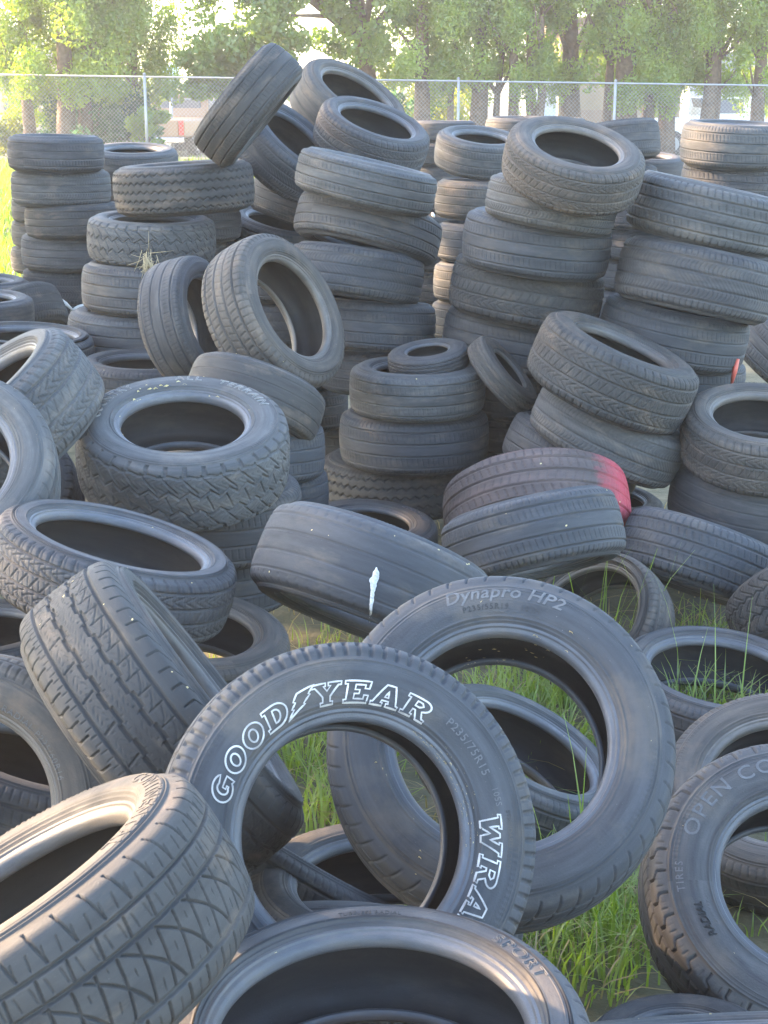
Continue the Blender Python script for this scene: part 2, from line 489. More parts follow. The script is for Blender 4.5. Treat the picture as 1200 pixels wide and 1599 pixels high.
CAM_RIGHT = Vector((1, 0, 0))
CAM_FWD = Vector((0, math.cos(PITCH), -math.sin(PITCH)))
CAM_UP = Vector((0, math.sin(PITCH), math.cos(PITCH)))
GROUP = "old tires dumped in a pile"

def make_tire(key, c, ax, D, W, pat, rb, col, label, spin=None):
    a = Vector(ax).normalized()
    ref = CAM_UP if abs(a.dot(CAM_UP)) < .97 else CAM_FWD
    y = (ref - a * ref.dot(a)).normalized()
    x = y.cross(a)
    M = Matrix((x, y, a)).transposed()
    ov = 1.0 + random.uniform(-.018, .018)                      # none of them is quite round any more
    root = bpy.data.objects.new("tire", None)
    root.empty_display_size = .1
    COL.objects.link(root)
    root.matrix_world = Matrix.Translation(c) @ M.to_4x4() @ Matrix.Diagonal((D / 2 * ov, D / 2 / ov, W / 2, 1))
    tag(root, label, "tire", GROUP)
    sp = random.uniform(0, 6.283) if spin is None else spin
    wall, bead, liner = wall_mesh(rb)
    def part(name, me, m, flip=False, s=sp):
        o = link(name, me, m, root)
        o.rotation_euler = (math.pi if flip else 0, 0, s)
        return o
    part("tread", tread_mesh(pat), RUB[col] if key != 'Y1' else RED_TREAD, s=(sp if key != 'Y1' else R(180)))
    s1 = part("sidewall", wall, RUB[col])
    part("sidewall", wall, RUB[col], True)
    part("bead", bead, BEAD[col])
    part("bead", bead, BEAD[col], True)
    part("inner_liner", liner, LINER)
    s1.rotation_euler = (0, 0, 0 if key in ('X1', 'X2', 'S1', 'W1', 'BB', 'Z2', 'AA', 'X5', 'T3', 'V2') else sp)   # lettered walls stay put
    return root, s1

# ------------------------------------------------------------------ lettering on the sidewalls
def bend(P, rb, ang, r0, h, lift, Wr):
    """flat text (u, v, e) to the sidewall: u reads clockwise, v points outwards. Wr: half width / radius"""
    zp = zprof(rb)
    P = np.asarray(P, float)
    r = r0 + P[:, 1] * h
    th = ang - P[:, 0] * h / (r0 + .5 * h)
    z = zp(r) + lift + P[:, 2]
    return np.stack([r * np.cos(th), r * np.sin(th), z], 1)

def font_text(wall, body, rb, ang_deg, r0, h, m, outline=False, space=1.0, shear=0.0, raise_=.010, stretch=1.0, bold=0.0):
    cu = bpy.data.curves.new("lettering", 'FONT')
    cu.body = body
    cu.size = 1.38
    cu.space_character = space
    cu.shear = shear
    cu.align_x = 'CENTER'
    cu.resolution_u = 3
    cu.offset = bold
    if outline:
        cu.fill_mode = 'NONE'; cu.bevel_depth = .035; cu.bevel_resolution = 0
    else:
        cu.extrude = .01
    tmp = bpy.data.objects.new("lettering", cu)
    COL.objects.link(tmp)
    dg = bpy.context.evaluated_depsgraph_get()
    me = bpy.data.meshes.new_from_object(tmp.evaluated_get(dg))
    bpy.data.objects.remove(tmp)
    bpy.data.curves.remove(cu)
    bm = bmesh.new(); bm.from_mesh(me)
    bmesh.ops.triangulate(bm, faces=bm.faces)
    bmesh.ops.subdivide_edges(bm, edges=[e for e in bm.edges if e.calc_length() > .25], cuts=2)
    bm.to_mesh(me); bm.free()
    n = len(me.vertices)
    P = np.empty(n * 3, np.float32); me.vertices.foreach_get("co", P); P = P.reshape(-1, 3).astype(float)
    e = np.where(P[:, 2] > 0, raise_, -.01) if not outline else P[:, 2] * .35
    Q = np.stack([P[:, 0] * stretch, P[:, 1], e], 1)
    V = bend(Q, rb, R(ang_deg), r0, h, 0.0 if not outline else .006, 1)
    me.vertices.foreach_set("co", V.astype(np.float32).ravel())
    me.materials.clear()
    me.update()
    return link("lettering", me, m, wall)

def arc(cx, cy, rx, ry, a0, a1, n=14):
    return [(cx + rx * math.cos(R(a0 + (a1 - a0) * i / n)), cy + ry * math.sin(R(a0 + (a1 - a0) * i / n))) for i in range(n + 1)]
GLY = {
    'O': (.9, [arc(.45, .5, .43, .5, 0, 346, 26), arc(.45, .5, .17, .27, 0, 346, 20)]),
    'G': (.95, [arc(.46, .5, .44, .5, 38, 318, 22) + [(.90, .10), (.90, .52), (.50, .52), (.50, .36), (.62, .36), (.62, .26)] + arc(.46, .5, .18, .27, 300, 60, 14)]),
    'D': (.95, [[(0, 0), (0, .16), (.1, .16), (.1, .84), (0, .84), (0, 1)] + arc(.46, .5, .46, .5, 90, -90, 14), [(.38, .22), (.38, .78)] + arc(.44, .5, .2, .28, 80, -80, 10)]),
    'Y': (1.04, [[(.28, 0), (.28, .15), (.38, .15), (.38, .38), (.1, .85), (0, .85), (0, 1), (.47, 1), (.47, .85), (.40, .85), (.53, .62), (.66, .85), (.57, .85), (.57, 1), (1.02, 1), (1.02, .85), (.93, .85), (.66, .38), (.66, .15), (.76, .15), (.76, 0)]]),
    'E': (.94, [[(0, 0), (0, .15), (.1, .15), (.1, .85), (0, .85), (0, 1), (.88, 1), (.88, .66), (.72, .66), (.72, .82), (.38, .82), (.38, .59), (.55, .59), (.55, .41), (.38, .41), (.38, .18), (.74, .18), (.74, .36), (.9, .36), (.9, 0)]]),
    'A': (1.04, [[(-.02, 0), (-.02, .15), (.06, .15), (.36, 1), (.66, 1), (.96, .15), (1.04, .15), (1.04, 0), (.58, 0), (.58, .15), (.66, .15), (.63, .26), (.39, .26), (.36, .15), (.44, .15), (.44, 0)], [(.44, .42), (.51, .72), (.58, .42)]]),
    'R': (1.02, [[(0, 0), (0, .15), (.1, .15), (.1, .85), (0, .85), (0, 1), (.62, 1)] + arc(.62, .72, .3, .28, 80, -60, 9) + [(.72, .44), (.88, .15), (1.0, .15), (1.0, 0), (.68, 0), (.48, .4), (.38, .4), (.38, .15), (.46, .15), (.46, 0)], [(.38, .58), (.38, .82), (.56, .82), (.66, .70), (.56, .58)]]),
    'W': (1.32, [[(0, 1), (.44, 1), (.44, .86), (.37, .86), (.45, .42), (.6, .9), (.72, .9), (.87, .42), (.95, .86), (.88, .86), (.88, 1), (1.3, 1), (1.3, .86), (1.22, .86), (1.03, 0), (.80, 0), (.66, .45), (.52, 0), (.29, 0), (.1, .86), (0, .86)]]),
    'N': (1.02, [[(0, 0), (0, .15), (.1, .15), (.1, .85), (0, .85), (0, 1), (.38, 1), (.7, .42), (.7, .85), (.6, .85), (.6, 1), (1.0, 1), (1.0, .85), (.92, .85), (.92, 0), (.66, 0), (.3, .64), (.3, .15), (.4, .15), (.4, 0)]]),
    'L': (.9, [[(0, 0), (0, .15), (.1, .15), (.1, .85), (0, .85), (0, 1), (.48, 1), (.48, .85), (.38, .85), (.38, .18), (.7, .18), (.7, .4), (.86, .4), (.86, 0)]]),
    '>': (.72, [[(-.22, -.06), (.10, .30), (.02, .34), (.20, .56), (.12, .62), (.30, .92), (.92, 1.06), (.70, .74), (.76, .70), (.50, .40), (.56, .36)]]),   # the winged foot
}
def slab_text(wall, text, rb, ang0, ang1, r0, h, m, shear=.16, w=.046):
    """outlined slab letters: a raised ribbon along every contour"""
    width = sum(GLY[ch][0] + .12 for ch in text) - .12
    sx = abs(R(ang1 - ang0)) * (r0 + .5 * h) / h / width
    V, F = [], []
    u0 = 0.0
    for ch in text:
        adv, contours = GLY[ch]
        for cpts in contours:
            pts = []
            for i, p in enumerate(cpts):                     # subdivide, so the ribbon follows the curve
                q = cpts[(i + 1) % len(cpts)]
                n = max(1, int(math.hypot(q[0] - p[0], q[1] - p[1]) / .14))
                pts += [(p[0] + (q[0] - p[0]) * k / n, p[1] + (q[1] - p[1]) * k / n) for k in range(n)]
            P = np.array([((u0 + x + shear * y) * sx, y) for x, y in pts])
            nx = np.roll(P, -1, 0) - P; nx /= np.maximum(np.linalg.norm(nx, axis=1, keepdims=True), 1e-9)
            pv = np.roll(nx, 1, 0)
            tn = nx + pv; tl = np.linalg.norm(tn, axis=1, keepdims=True); tn = tn / np.maximum(tl, .35)
            nrm = np.stack([-tn[:, 1], tn[:, 0]], 1)
            k = len(V); n = len(P)
            for s_, e_ in ((-w, -.004), (-w * .8, .016), (w * .8, .016), (w, -.004)):
                V += [(x, y, e_) for x, y in (P + nrm * s_)]
            for b_ in range(3):
                for i in range(n):
                    j = (i + 1) % n
                    F.append((k + b_ * n + i, k + b_ * n + j, k + (b_ + 1) * n + j, k + (b_ + 1) * n + i))
        u0 += adv + .12
    V = bend(V, rb, R(ang0), r0, h, 0.0, 1)
    return link("lettering", np_mesh("lettering", V, F, False), m, wall)

# ------------------------------------------------------------------ the tires
TIRES = [   # key, centre, axis, outer diameter, width, tread pattern, bead radius ratio, rubber, label
    ('A1', (-2.0092, 9.661, 1.6507), (0.0272, 0.001, 0.9996), 0.589, 0.212, 'rib', 0.62, 0, 'top tire of the leftmost tall stack, level and nearly edge on'),
    ('A2', (-2.0087, 9.7545, 1.4404), (0.0101, 0.0185, 0.9998), 0.61, 0.216, 'fine', 0.62, 5, 'second tire from the top of the leftmost tall stack'),
    ('A3', (-1.9374, 9.7414, 1.2411), (-0.0225, 0.0222, 0.9995), 0.604, 0.206, 'rib', 0.62, 6, 'third tire down in the leftmost tall stack, shoved to the right'),
    ('A4', (-1.9846, 9.8435, 1.0396), (0.0157, 0.0288, 0.9995), 0.634, 0.228, 'rib', 0.62, 0, 'fourth tire down in the leftmost tall stack'),
    ('A5', (-2.0074, 9.8976, 0.8176), (0.0197, 0.0306, 0.9993), 0.625, 0.219, 'fine', 0.62, 3, 'fifth tire down in the leftmost tall stack, dark and finely siped'),
    ('A6', (-2.0246, 9.8806, 0.5973), (0.0238, 0.033, 0.9992), 0.636, 0.223, 'rib', 0.62, 3, 'lowest visible tire of the leftmost tall stack, in shadow'),
    ('AB1', (-2.2922, 11.003, 1.21), (0.0102, 0.0317, 0.9994), 0.654, 0.19, 'rib', 0.62, 0, 'upper tire peeking out behind the left side of the leftmost stack'),
    ('AB2', (-2.3135, 11.0798, 1.0331), (0.0142, 0.0274, 0.9995), 0.675, 0.196, 'rib', 0.62, 0, 'middle tire peeking out behind the left side of the leftmost stack'),
    ('AB3', (-2.343, 11.1693, 0.8372), (0.0143, 0.044, 0.9989), 0.684, 0.198, 'rib', 0.62, 0, 'lower tire half hidden behind the left side of the leftmost stack'),
    ('B1', (-1.672, 10.474, 1.5504), (0.0236, -0.1032, 0.9944), 0.603, 0.199, 'rib', 0.6, 5, "tire with open ring facing up just right of the leftmost stack's top"),
    ('B2', (-1.7019, 10.5992, 1.3833), (0.0158, -0.0314, 0.9994), 0.624, 0.206, 'fine', 0.6, 0, 'tire right under the open ring behind the leftmost stack'),
    ('B3', (-1.7121, 10.6895, 1.1792), (0.0158, -0.013, 0.9998), 0.632, 0.209, 'fine', 0.6, 0, 'lowest tire of the short column behind the leftmost stack'),
    ('C1', (-1.0177, 7.9828, 1.557), (-0.0542, 0.0105, 0.9985), 0.724, 0.246, 'zig', 0.57, 6, 'wide wavy tread truck tire lying under the toppled leaning tire'),
    ('C2', (-1.1899, 7.957, 1.3038), (0.0362, -0.0373, 0.9986), 0.66, 0.225, 'at', 0.6, 5, 'worn all terrain tire with straw wisp on its tread edge'),
    ('C3', (-1.2133, 7.9285, 1.0563), (0.0493, 0.0369, 0.9981), 0.686, 0.247, 'rib', 0.62, 0, 'ribbed tire directly below the one with the straw wisp'),
    ('C4', (-1.2799, 7.9486, 0.8108), (0.0561, 0.0273, 0.9981), 0.72, 0.245, 'rib', 0.62, 0, 'bottom tire of the stack topped by the wavy tread truck tire'),
    ('CB1', (-1.1033, 8.713, 1.3141), (-0.011, 0.0381, 0.9992), 0.609, 0.201, 'rib', 0.62, 0, 'tire almost hidden behind and below the wavy tread truck tire'),
    ('CB2', (-1.1618, 8.8491, 1.1685), (0.0474, 0.01, 0.9988), 0.541, 0.162, 'block', 0.62, 0, 'pale small tire peeking from behind the tire with the straw wisp'),
    ('D1', (-0.6569, 7.6909, 1.9658), (-0.767, 0.0059, 0.6416), 0.635, 0.229, 'rib', 0.62, 6, 'toppled tire standing steeply on edge at the top of the pile against the trees'),
    ('D2', (-0.5295, 8.4677, 1.7162), (0.621, -0.2892, 0.7285), 0.646, 0.233, 'fine', 0.62, 1, 'tire tipped open to the upper right beneath the toppled leaning tire'),
    ('D3', (-0.4654, 8.8715, 1.4039), (0.3108, 0.0406, 0.9496), 0.604, 0.217, 'rib', 0.62, 6, 'tire wedged below the tipped open tire, left of the tall centre column'),
    ('D4', (-0.6035, 9.1272, 1.1939), (0.2168, -0.1506, 0.9645), 0.674, 0.229, 'rib', 0.62, 1, 'low tire with its ring just visible behind the big reclining brown tire'),
    ('D5', (-0.2013, 9.0992, 1.9187), (0.4865, -0.3428, 0.8036), 0.685, 0.26, 'bald', 0.65, 2, 'smooth tire with dark oval opening leaning highest in the centre against the trees'),
    ('E1', (-0.0673, 8.4689, 1.7868), (0.31, -0.2933, 0.9044), 0.621, 0.224, 'block', 0.64, 0, 'tilted open tire crowning the tall centre column'),
    ('E2', (-0.0824, 7.2115, 1.6355), (0.2252, 0.0152, 0.9742), 0.654, 0.196, 'rib', 0.62, 5, 'second tire of the tall centre column, slanting down to the right'),
    ('E3', (-0.0757, 7.3533, 1.4099), (0.2381, 0.2316, 0.9432), 0.69, 0.214, 'rib', 0.62, 0, 'third tire of the centre column, tipped so its tread bows upwards'),
    ('E4', (-0.1325, 7.2608, 1.2073), (0.1383, 0.1629, 0.9769), 0.639, 0.23, 'fine', 0.62, 1, 'fourth tire of the centre column, finely siped, pushed left'),
    ('E5', (-0.0429, 7.3148, 0.9598), (0.07, 0.1044, 0.9921), 0.588, 0.235, 'rib', 0.62, 1, 'fifth tire of the centre column, above the gap beside the reclining tire'),
    ('E6', (-0.0125, 7.3857, 0.7265), (0.0349, 0.0836, 0.9959), 0.611, 0.208, 'rib', 0.62, 1, 'lowest tire of the tall centre column, mostly in shade'),
    ('F1', (0.6295, 10.3901, 1.6208), (0.1033, -0.2102, 0.9722), 0.588, 0.235, 'rib', 0.6, 5, 'top open tire of the narrow column between the two tall central columns'),
    ('F2', (0.6337, 10.3176, 1.3195), (0.0485, 0.0123, 0.9987), 0.591, 0.248, 'rib', 0.62, 2, 'second tire of the narrow column between the two tall central columns'),
    ('F3', (0.6338, 10.2424, 1.0511), (0.0472, 0.0188, 0.9987), 0.583, 0.245, 'rib', 0.62, 1, 'third tire of the narrow column between the two tall central columns'),
    ('F4', (0.6254, 10.1711, 0.799), (0.0286, 0.0251, 0.9993), 0.6, 0.252, 'rib', 0.62, 3, 'fourth tire of the narrow shaded column between the two tall columns'),
    ('F5', (0.6227, 10.197, 0.5406), (0.0286, 0.0496, 0.9984), 0.614, 0.258, 'rib', 0.62, 3, 'fifth tire of the narrow shaded column between the two tall columns'),
    ('F0', (0.5333, 14.644, 1.6153), (-0.0007, 0.0131, 0.9999), 0.64, 0.192, 'rib', 0.62, 0, 'far tire seen edge on behind the crowning tilted tire, before the yellow bush'),
    ('F01', (1.2335, 14.381, 1.6354), (-0.0043, -0.0175, 0.9998), 0.64, 0.23, 'rib', 0.62, 0, 'far tire whose rim just shows left of the dusty ring topped column'),
    ('F02', (2.0242, 18.4044, 1.5415), (-0.0206, 0.0024, 0.9998), 0.64, 0.192, 'rib', 0.62, 0, 'farthest tire, a thin sliver above the dusty ring topped column'),
    ('J1', (1.7728, 11.9474, 1.6246), (-0.1084, 0.1362, 0.9847), 0.62, 0.285, 'rib', 0.62, 0, 'tire tilted on its side behind the dusty ring, squared right end'),
    ('J2', (2.0812, 12.5154, 1.4087), (0.0469, -0.0907, 0.9948), 0.6, 0.198, 'bald', 0.6, 0, 'small far tire with pale sidewall right of the squared tilted tire'),
    ('H1', (0.7909, 6.5813, 1.7457), (0.1603, -0.3631, 0.9179), 0.601, 0.201, 'block', 0.6, 2, 'dusty tire with wide open ring on top of the leaning right centre column'),
    ('H2', (0.7228, 6.7579, 1.5697), (0.1672, 0.009, 0.9859), 0.571, 0.188, 'fine', 0.62, 5, 'smaller tire right under the dusty open ring of the leaning column'),
    ('H3', (0.678, 6.9043, 1.3873), (0.111, -0.0093, 0.9938), 0.667, 0.247, 'rib', 0.62, 1, 'third tire of the leaning right centre column, wide smooth ribs'),
    ('H4', (0.6514, 7.0512, 1.1542), (0.1651, 0.0359, 0.9856), 0.704, 0.268, 'block', 0.62, 6, 'fourth tire of the leaning right centre column, siped blocky tread'),
    ('H5', (0.6458, 7.1892, 0.9036), (0.1462, 0.0495, 0.988), 0.742, 0.267, 'rib', 0.62, 0, 'fifth tire of the leaning right centre column, offset to the left'),
    ('H6', (0.657, 7.3199, 0.6508), (0.0928, 0.0656, 0.9935), 0.756, 0.265, 'rib', 0.62, 3, 'sixth tire of the leaning column, shaded behind the small trailer tire'),
    ('H7', (0.6746, 7.4481, 0.3732), (0.0412, 0.103, 0.9938), 0.776, 0.272, 'rib', 0.62, 3, 'bottom tire of the leaning right centre column, in deep shade'),
    ('I1', (1.4051, 6.7916, 1.5259), (0.2142, 0.0075, 0.9768), 0.686, 0.254, 'lat', 0.62, 5, 'top tire of the big right hand column, coarse lateral slits, sunlit left end'),
    ('I2', (1.3596, 6.7356, 1.244), (0.2078, 0.1023, 0.9728), 0.688, 0.275, 'fine', 0.62, 0, 'second tire of the big right hand column, wide fine tread'),
    ('I3', (1.2995, 6.859, 0.9962), (0.1808, 0.0004, 0.9835), 0.661, 0.245, 'rib', 0.62, 1, 'third tire of the big right hand column, above the leaning pair'),
    ('I4', (1.3264, 6.9764, 0.7727), (0.1098, 0.0232, 0.9937), 0.654, 0.222, 'rib', 0.62, 1, 'fourth tire of the big right hand column, beside the red strap'),
    ('I5', (1.3742, 7.0775, 0.5487), (0.0567, 0.0512, 0.9971), 0.681, 0.232, 'rib', 0.62, 3, 'lowest tire of the big right hand column, hidden in shade'),
    ('K1', (1.9965, 8.9821, 1.7284), (0.0358, -0.0384, 0.9986), 0.619, 0.248, 'rib', 0.62, 5, 'top tire of the far right back stack, level before the white house'),
    ('K2', (2.0334, 9.0554, 1.5131), (0.0548, -0.0092, 0.9985), 0.636, 0.216, 'lat', 0.62, 0, 'second tire of the far right back stack'),
    ('K3', (2.0703, 9.1305, 1.3061), (0.0208, 0.0205, 0.9996), 0.645, 0.219, 'rib', 0.62, 0, 'third tire of the far right back stack'),
    ('K4', (2.1043, 9.223, 1.0913), (0.0207, 0.0426, 0.9989), 0.656, 0.223, 'rib', 0.62, 0, 'lowest tire of the far right back stack'),
    ('L1', (1.6242, 9.8962, 1.2795), (0.0263, 0.0277, 0.9993), 0.609, 0.207, 'rib', 0.62, 1, 'uppermost bluish tire seen between the leaning column and the right column'),
    ('L2', (1.6562, 9.987, 1.0772), (0.0246, 0.0371, 0.999), 0.618, 0.21, 'rib', 0.62, 1, 'second bluish tire seen between the leaning column and the right column'),
    ('L3', (1.6686, 10.0573, 0.8718), (0.0246, 0.0565, 0.9981), 0.634, 0.216, 'rib', 0.62, 1, 'third bluish tire seen between the leaning column and the right column'),
    ('M1', (2.1423, 8.0019, 0.6869), (0.558, -0.218, 0.8007), 0.64, 0.256, 'rib', 0.62, 5, 'tire with curved pale grooves at the right edge beside the red strap'),
    ('N1', (1.5367, 6.1172, 0.68), (0.016, -0.2569, 0.9663), 0.643, 0.244, 'block', 0.62, 2, 'upper open tire of the low stack at the right edge, angular tread marks'),
    ('N2', (1.5229, 6.2275, 0.3914), (0.1357, -0.0386, 0.99), 0.646, 0.258, 'bald', 0.62, 0, 'smooth bald tire under the open one of the low right edge stack'),
    ('N3', (1.5779, 6.3995, 0.1418), (0.0411, 0.0269, 0.9988), 0.664, 0.226, 'rib', 0.62, 3, 'bottom tire of the low stack at the right edge'),
    ('O1', (0.9361, 6.2113, 0.9369), (0.3649, -0.0871, 0.927), 0.687, 0.275, 'block', 0.58, 6, 'upper tire of the leaning pair right of centre, open towards the upper right'),
    ('O2', (0.9463, 6.3181, 0.6628), (0.4093, 0.0011, 0.9124), 0.663, 0.239, 'fine', 0.62, 5, 'lower tire of the leaning pair right of centre'),
    ('O3', (0.8101, 6.4481, 0.5172), (0.3863, 0.053, 0.9209), 0.597, 0.215, 'rib', 0.62, 0, 'tire crushed under the leaning pair, only its left end showing'),
    ('O4', (1.0658, 7.0723, 0.0961), (0.092, -0.0259, 0.9954), 0.539, 0.183, 'rib', 0.62, 3, 'dark tire flat on the ground behind the red painted one'),
    ('P1', (0.5192, 6.6443, 0.8444), (0.7282, -0.1553, 0.6675), 0.382, 0.103, 'tzig', 0.5, 2, 'small narrow trailer tire leaning against the shaded column, mossy'),
    ('G0', (0.1977, 6.7578, 0.8943), (-0.1248, -0.1099, 0.9861), 0.369, 0.096, 'tzig', 0.5, 0, 'small thin trailer tire lying on top of the low centre stack'),
    ('G1', (0.1486, 6.7518, 0.7633), (-0.0043, -0.0059, 1.0), 0.606, 0.212, 'rib', 0.6, 5, 'top full size tire of the low centre stack, carrying the small trailer tire'),
    ('G2', (0.137, 6.8268, 0.5262), (-0.0037, 0.0354, 0.9994), 0.688, 0.248, 'rib', 0.62, 1, 'second full size tire of the low centre stack, shiny shoulder'),
    ('G3', (0.0781, 6.9829, 0.2838), (-0.0365, 0.0123, 0.9993), 0.757, 0.258, 'zig', 0.57, 6, 'wavy tread bottom tire of the low centre stack, sticking out left'),
    ('Q1', (-0.4519, 6.3586, 1.1412), (0.7904, -0.4137, 0.4518), 0.691, 0.249, 'lat', 0.62, 2, 'big reclining brown dusted tire with large open hole left of centre'),
    ('Q2', (-0.8648, 6.8282, 1.0452), (0.9081, -0.3231, 0.2663), 0.58, 0.232, 'rib', 0.62, 0, 'tire standing half hidden behind the left side of the big reclining tire'),
    ('Q3', (-1.3188, 8.6573, 0.6248), (0.0704, -0.0879, 0.9936), 0.775, 0.279, 'lat', 0.62, 5, 'level tire with fine shoulder slits under the standing half hidden tire'),
    ('R1', (-0.5043, 5.8832, 0.8845), (0.3141, 0.4275, 0.8477), 0.544, 0.207, 'bald', 0.62, 6, 'smooth bald tire below the reclining brown tire, tread rounding to the right'),
    ('R2', (-0.5506, 5.9538, 0.6726), (0.0107, 0.1152, 0.9933), 0.627, 0.226, 'rib', 0.62, 1, 'tire end right of the big all terrain tire, above the lowest one there'),
    ('R3', (-0.5305, 6.0855, 0.4576), (0.0168, 0.0629, 0.9979), 0.62, 0.211, 'rib', 0.62, 1, 'lowest tire end right of the big all terrain tire'),
    ('S1', (-0.6749, 5.0356, 0.8876), (0.0456, -0.265, 0.9632), 0.717, 0.265, 'at', 0.57, 5, 'big all terrain tire with raised lettering and open hole, left of centre'),
    ('S2', (-0.6508, 5.2203, 0.6302), (0.0666, -0.0037, 0.9978), 0.719, 0.259, 'rib', 0.62, 3, 'dark tire directly under the big all terrain lettered tire'),
    ('S3', (-0.6927, 5.3942, 0.3952), (0.0695, 0.0072, 0.9976), 0.759, 0.273, 'rib', 0.62, 1, 'bottom tire of the stack carrying the big all terrain tire'),
    ('T1', (-1.2835, 5.0044, 0.9922), (-0.5548, -0.1956, 0.8087), 0.736, 0.287, 'block', 0.66, 5, 'wide tire tipped towards the upper left at the left edge, blocky tread'),
    ('T2', (-1.3057, 4.3315, 0.9657), (0.0749, -0.6382, 0.7662), 0.72, 0.238, 'chev', 0.62, 5, 'large smooth sidewall filling the left edge above the low slanted tire'),
    ('T3', (-1.3813, 5.2522, 0.6354), (-0.0944, -0.6784, 0.7286), 0.632, 0.227, 'block', 0.57, 0, 'lettered tire end squeezed between the left edge sidewall and all terrain tire'),
    ('T4', (-2.1188, 8.8873, 0.7409), (-0.4166, 0.3413, 0.8426), 0.558, 0.251, 'fine', 0.62, 6, 'tread arching upwards at the left edge, in front of the leftmost stack'),
    ('T5', (-2.4548, 9.3278, 0.8223), (0.0687, -0.0002, 0.9976), 0.62, 0.223, 'bald', 0.6, 0, 'pale topped flat tire at the left edge, in front of the leftmost stack'),
    ('T6', (-1.7464, 7.4594, 0.7878), (0.0782, -0.026, 0.9966), 0.638, 0.23, 'rib', 0.7, 0, 'thin rimmed tire ring lying behind the tipped left edge tire'),
    ('T7', (-2.1945, 8.3487, 0.8648), (0.0453, -0.0366, 0.9983), 0.563, 0.186, 'bald', 0.6, 0, 'second pale flat tire at the left edge, below the pale topped one'),
    ('T8', (-2.648, 9.9029, 0.9641), (0.8585, 0.1805, 0.4801), 0.623, 0.187, 'bald', 0.6, 3, 'black slanting tire piece at the left edge beside the leftmost stack'),
    ('T9', (-1.8516, 7.9318, 0.5637), (0.0823, -0.0177, 0.9964), 0.671, 0.242, 'rib', 0.62, 3, 'tire under the thin rimmed ring at the left edge'),
    ('U1', (-0.7328, 3.962, 0.8134), (0.2753, 0.0566, 0.9597), 0.667, 0.2, 'block', 0.68, 0, 'large low profile tire with long dark opening, slanting at the left'),
    ('U2', (-0.6227, 4.7003, 0.2894), (0.1465, -0.0899, 0.9851), 0.64, 0.211, 'rib', 0.6, 2, 'tire lying under the slanting low profile tire, its ring open at the right'),
    ('V1', (-0.4685, 3.0325, 0.7765), (0.7914, 0.2361, 0.5638), 0.724, 0.264, 'ctc', 0.66, 6, 'wide touring tire rolled onto its edge, big tread facing left of centre'),
    ('V2', (-0.9057, 3.0704, 0.5732), (-0.0699, -0.939, 0.3366), 0.66, 0.218, 'rib', 0.6, 2, 'tire at the lower left edge showing sidewall letters and dark hole'),
    ('V3', (-1.3491, 4.0686, 0.452), (0.5441, 0.1742, 0.8208), 0.6, 0.216, 'rib', 0.62, 1, 'rounded tire end at the left edge above the dark hole sidewall'),
    ('W1', (-0.5067, 1.9993, 0.8639), (-0.4902, 0.1097, 0.8647), 0.65, 0.247, 'sport', 0.64, 6, 'nearest tire at the bottom left, crisscross tread and sunlit lettered sidewall'),
    ('X1', (-0.0687, 2.4462, 0.8131), (0.1926, -0.8497, 0.4909), 0.674, 0.216, 'wran', 0.57, 1, 'upright tire with white outlined letters in the middle foreground'),
    ('X2', (0.2378, 2.9167, 0.7628), (-0.0192, -0.7475, 0.664), 0.72, 0.238, 'chev', 0.6, 1, 'large upright tire leaning behind the white lettered tire, pale grey letters'),
    ('X3', (0.3776, 4.0419, 0.1873), (0.4465, -0.0805, 0.8911), 0.612, 0.208, 'rib', 0.67, 5, "thin rimmed tire lying in the grass, seen through the leaning tire's hole"),
    ('X4', (-0.0305, 4.0943, 0.7307), (0.3549, 0.4102, 0.8401), 0.69, 0.255, 'bald', 0.64, 1, 'bald wide tire with white bird dropping in the centre'),
    ('X5', (-0.0706, 6.328, 0.1889), (0.0687, -0.0845, 0.994), 0.604, 0.181, 'rib', 0.58, 0, 'flat lettered tire on the ground behind the bald tire with bird dropping'),
    ('Y1', (0.61, 5.9185, 0.423), (-0.0615, 0.6069, 0.7924), 0.759, 0.273, 'lat', 0.62, 4, 'red brown tire with a red painted patch on its tread'),
    ('Y2', (0.5051, 4.9809, 0.594), (-0.2131, 0.3966, 0.8929), 0.62, 0.236, 'rib', 0.62, 1, 'bluish ribbed tire leaning in front of the red painted tire'),
    ('Y3', (0.7741, 5.2926, 0.1615), (-0.58, -0.4461, 0.6816), 0.581, 0.192, 'lat', 0.72, 2, 'open tire ring with tall grass growing through it'),
    ('Y4', (1.2071, 5.6394, 0.3152), (0.3374, 0.3155, 0.8869), 0.606, 0.242, 'lat', 0.62, 1, 'bluish tire slanting down to the right, right of the grassy ring'),
    ('Y5', (1.5493, 5.2632, 0.2567), (-0.264, 0.6554, 0.7076), 0.608, 0.231, 'diag', 0.62, 6, 'zigzag tread tire cut off by the right edge above the long oval ring'),
    ('Z1', (1.1062, 4.7339, 0.1276), (0.0852, -0.1204, 0.9891), 0.679, 0.217, 'rib', 0.68, 0, 'long oval tire ring in the grass, right of the large upright leaning tire'),
    ('Z2', (1.0829, 3.8065, 0.2072), (-0.2178, -0.4225, 0.8798), 0.648, 0.214, 'rib', 0.6, 2, 'brownish tire with smooth lettered sidewall behind the big lower right tire'),
    ('AA', (0.9464, 3.1629, 0.2845), (0.0315, -0.6777, 0.7347), 0.705, 0.254, 'hwy', 0.54, 0, 'big light truck tire at the lower right with raised letters'),
    ('BB', (-0.0166, 1.9137, 0.7117), (-0.0232, -0.0416, 0.9989), 0.655, 0.197, 'chev', 0.69, 0, 'nearest tire at the bottom centre, wide open ring with lettered rim'),
    ('CC', (0.6145, 2.7613, 0.1357), (-0.0892, 0.1011, 0.9909), 0.372, 0.134, 'bald', 0.55, 3, 'small dark tire in the grass at the bottom, half under the truck tire'),
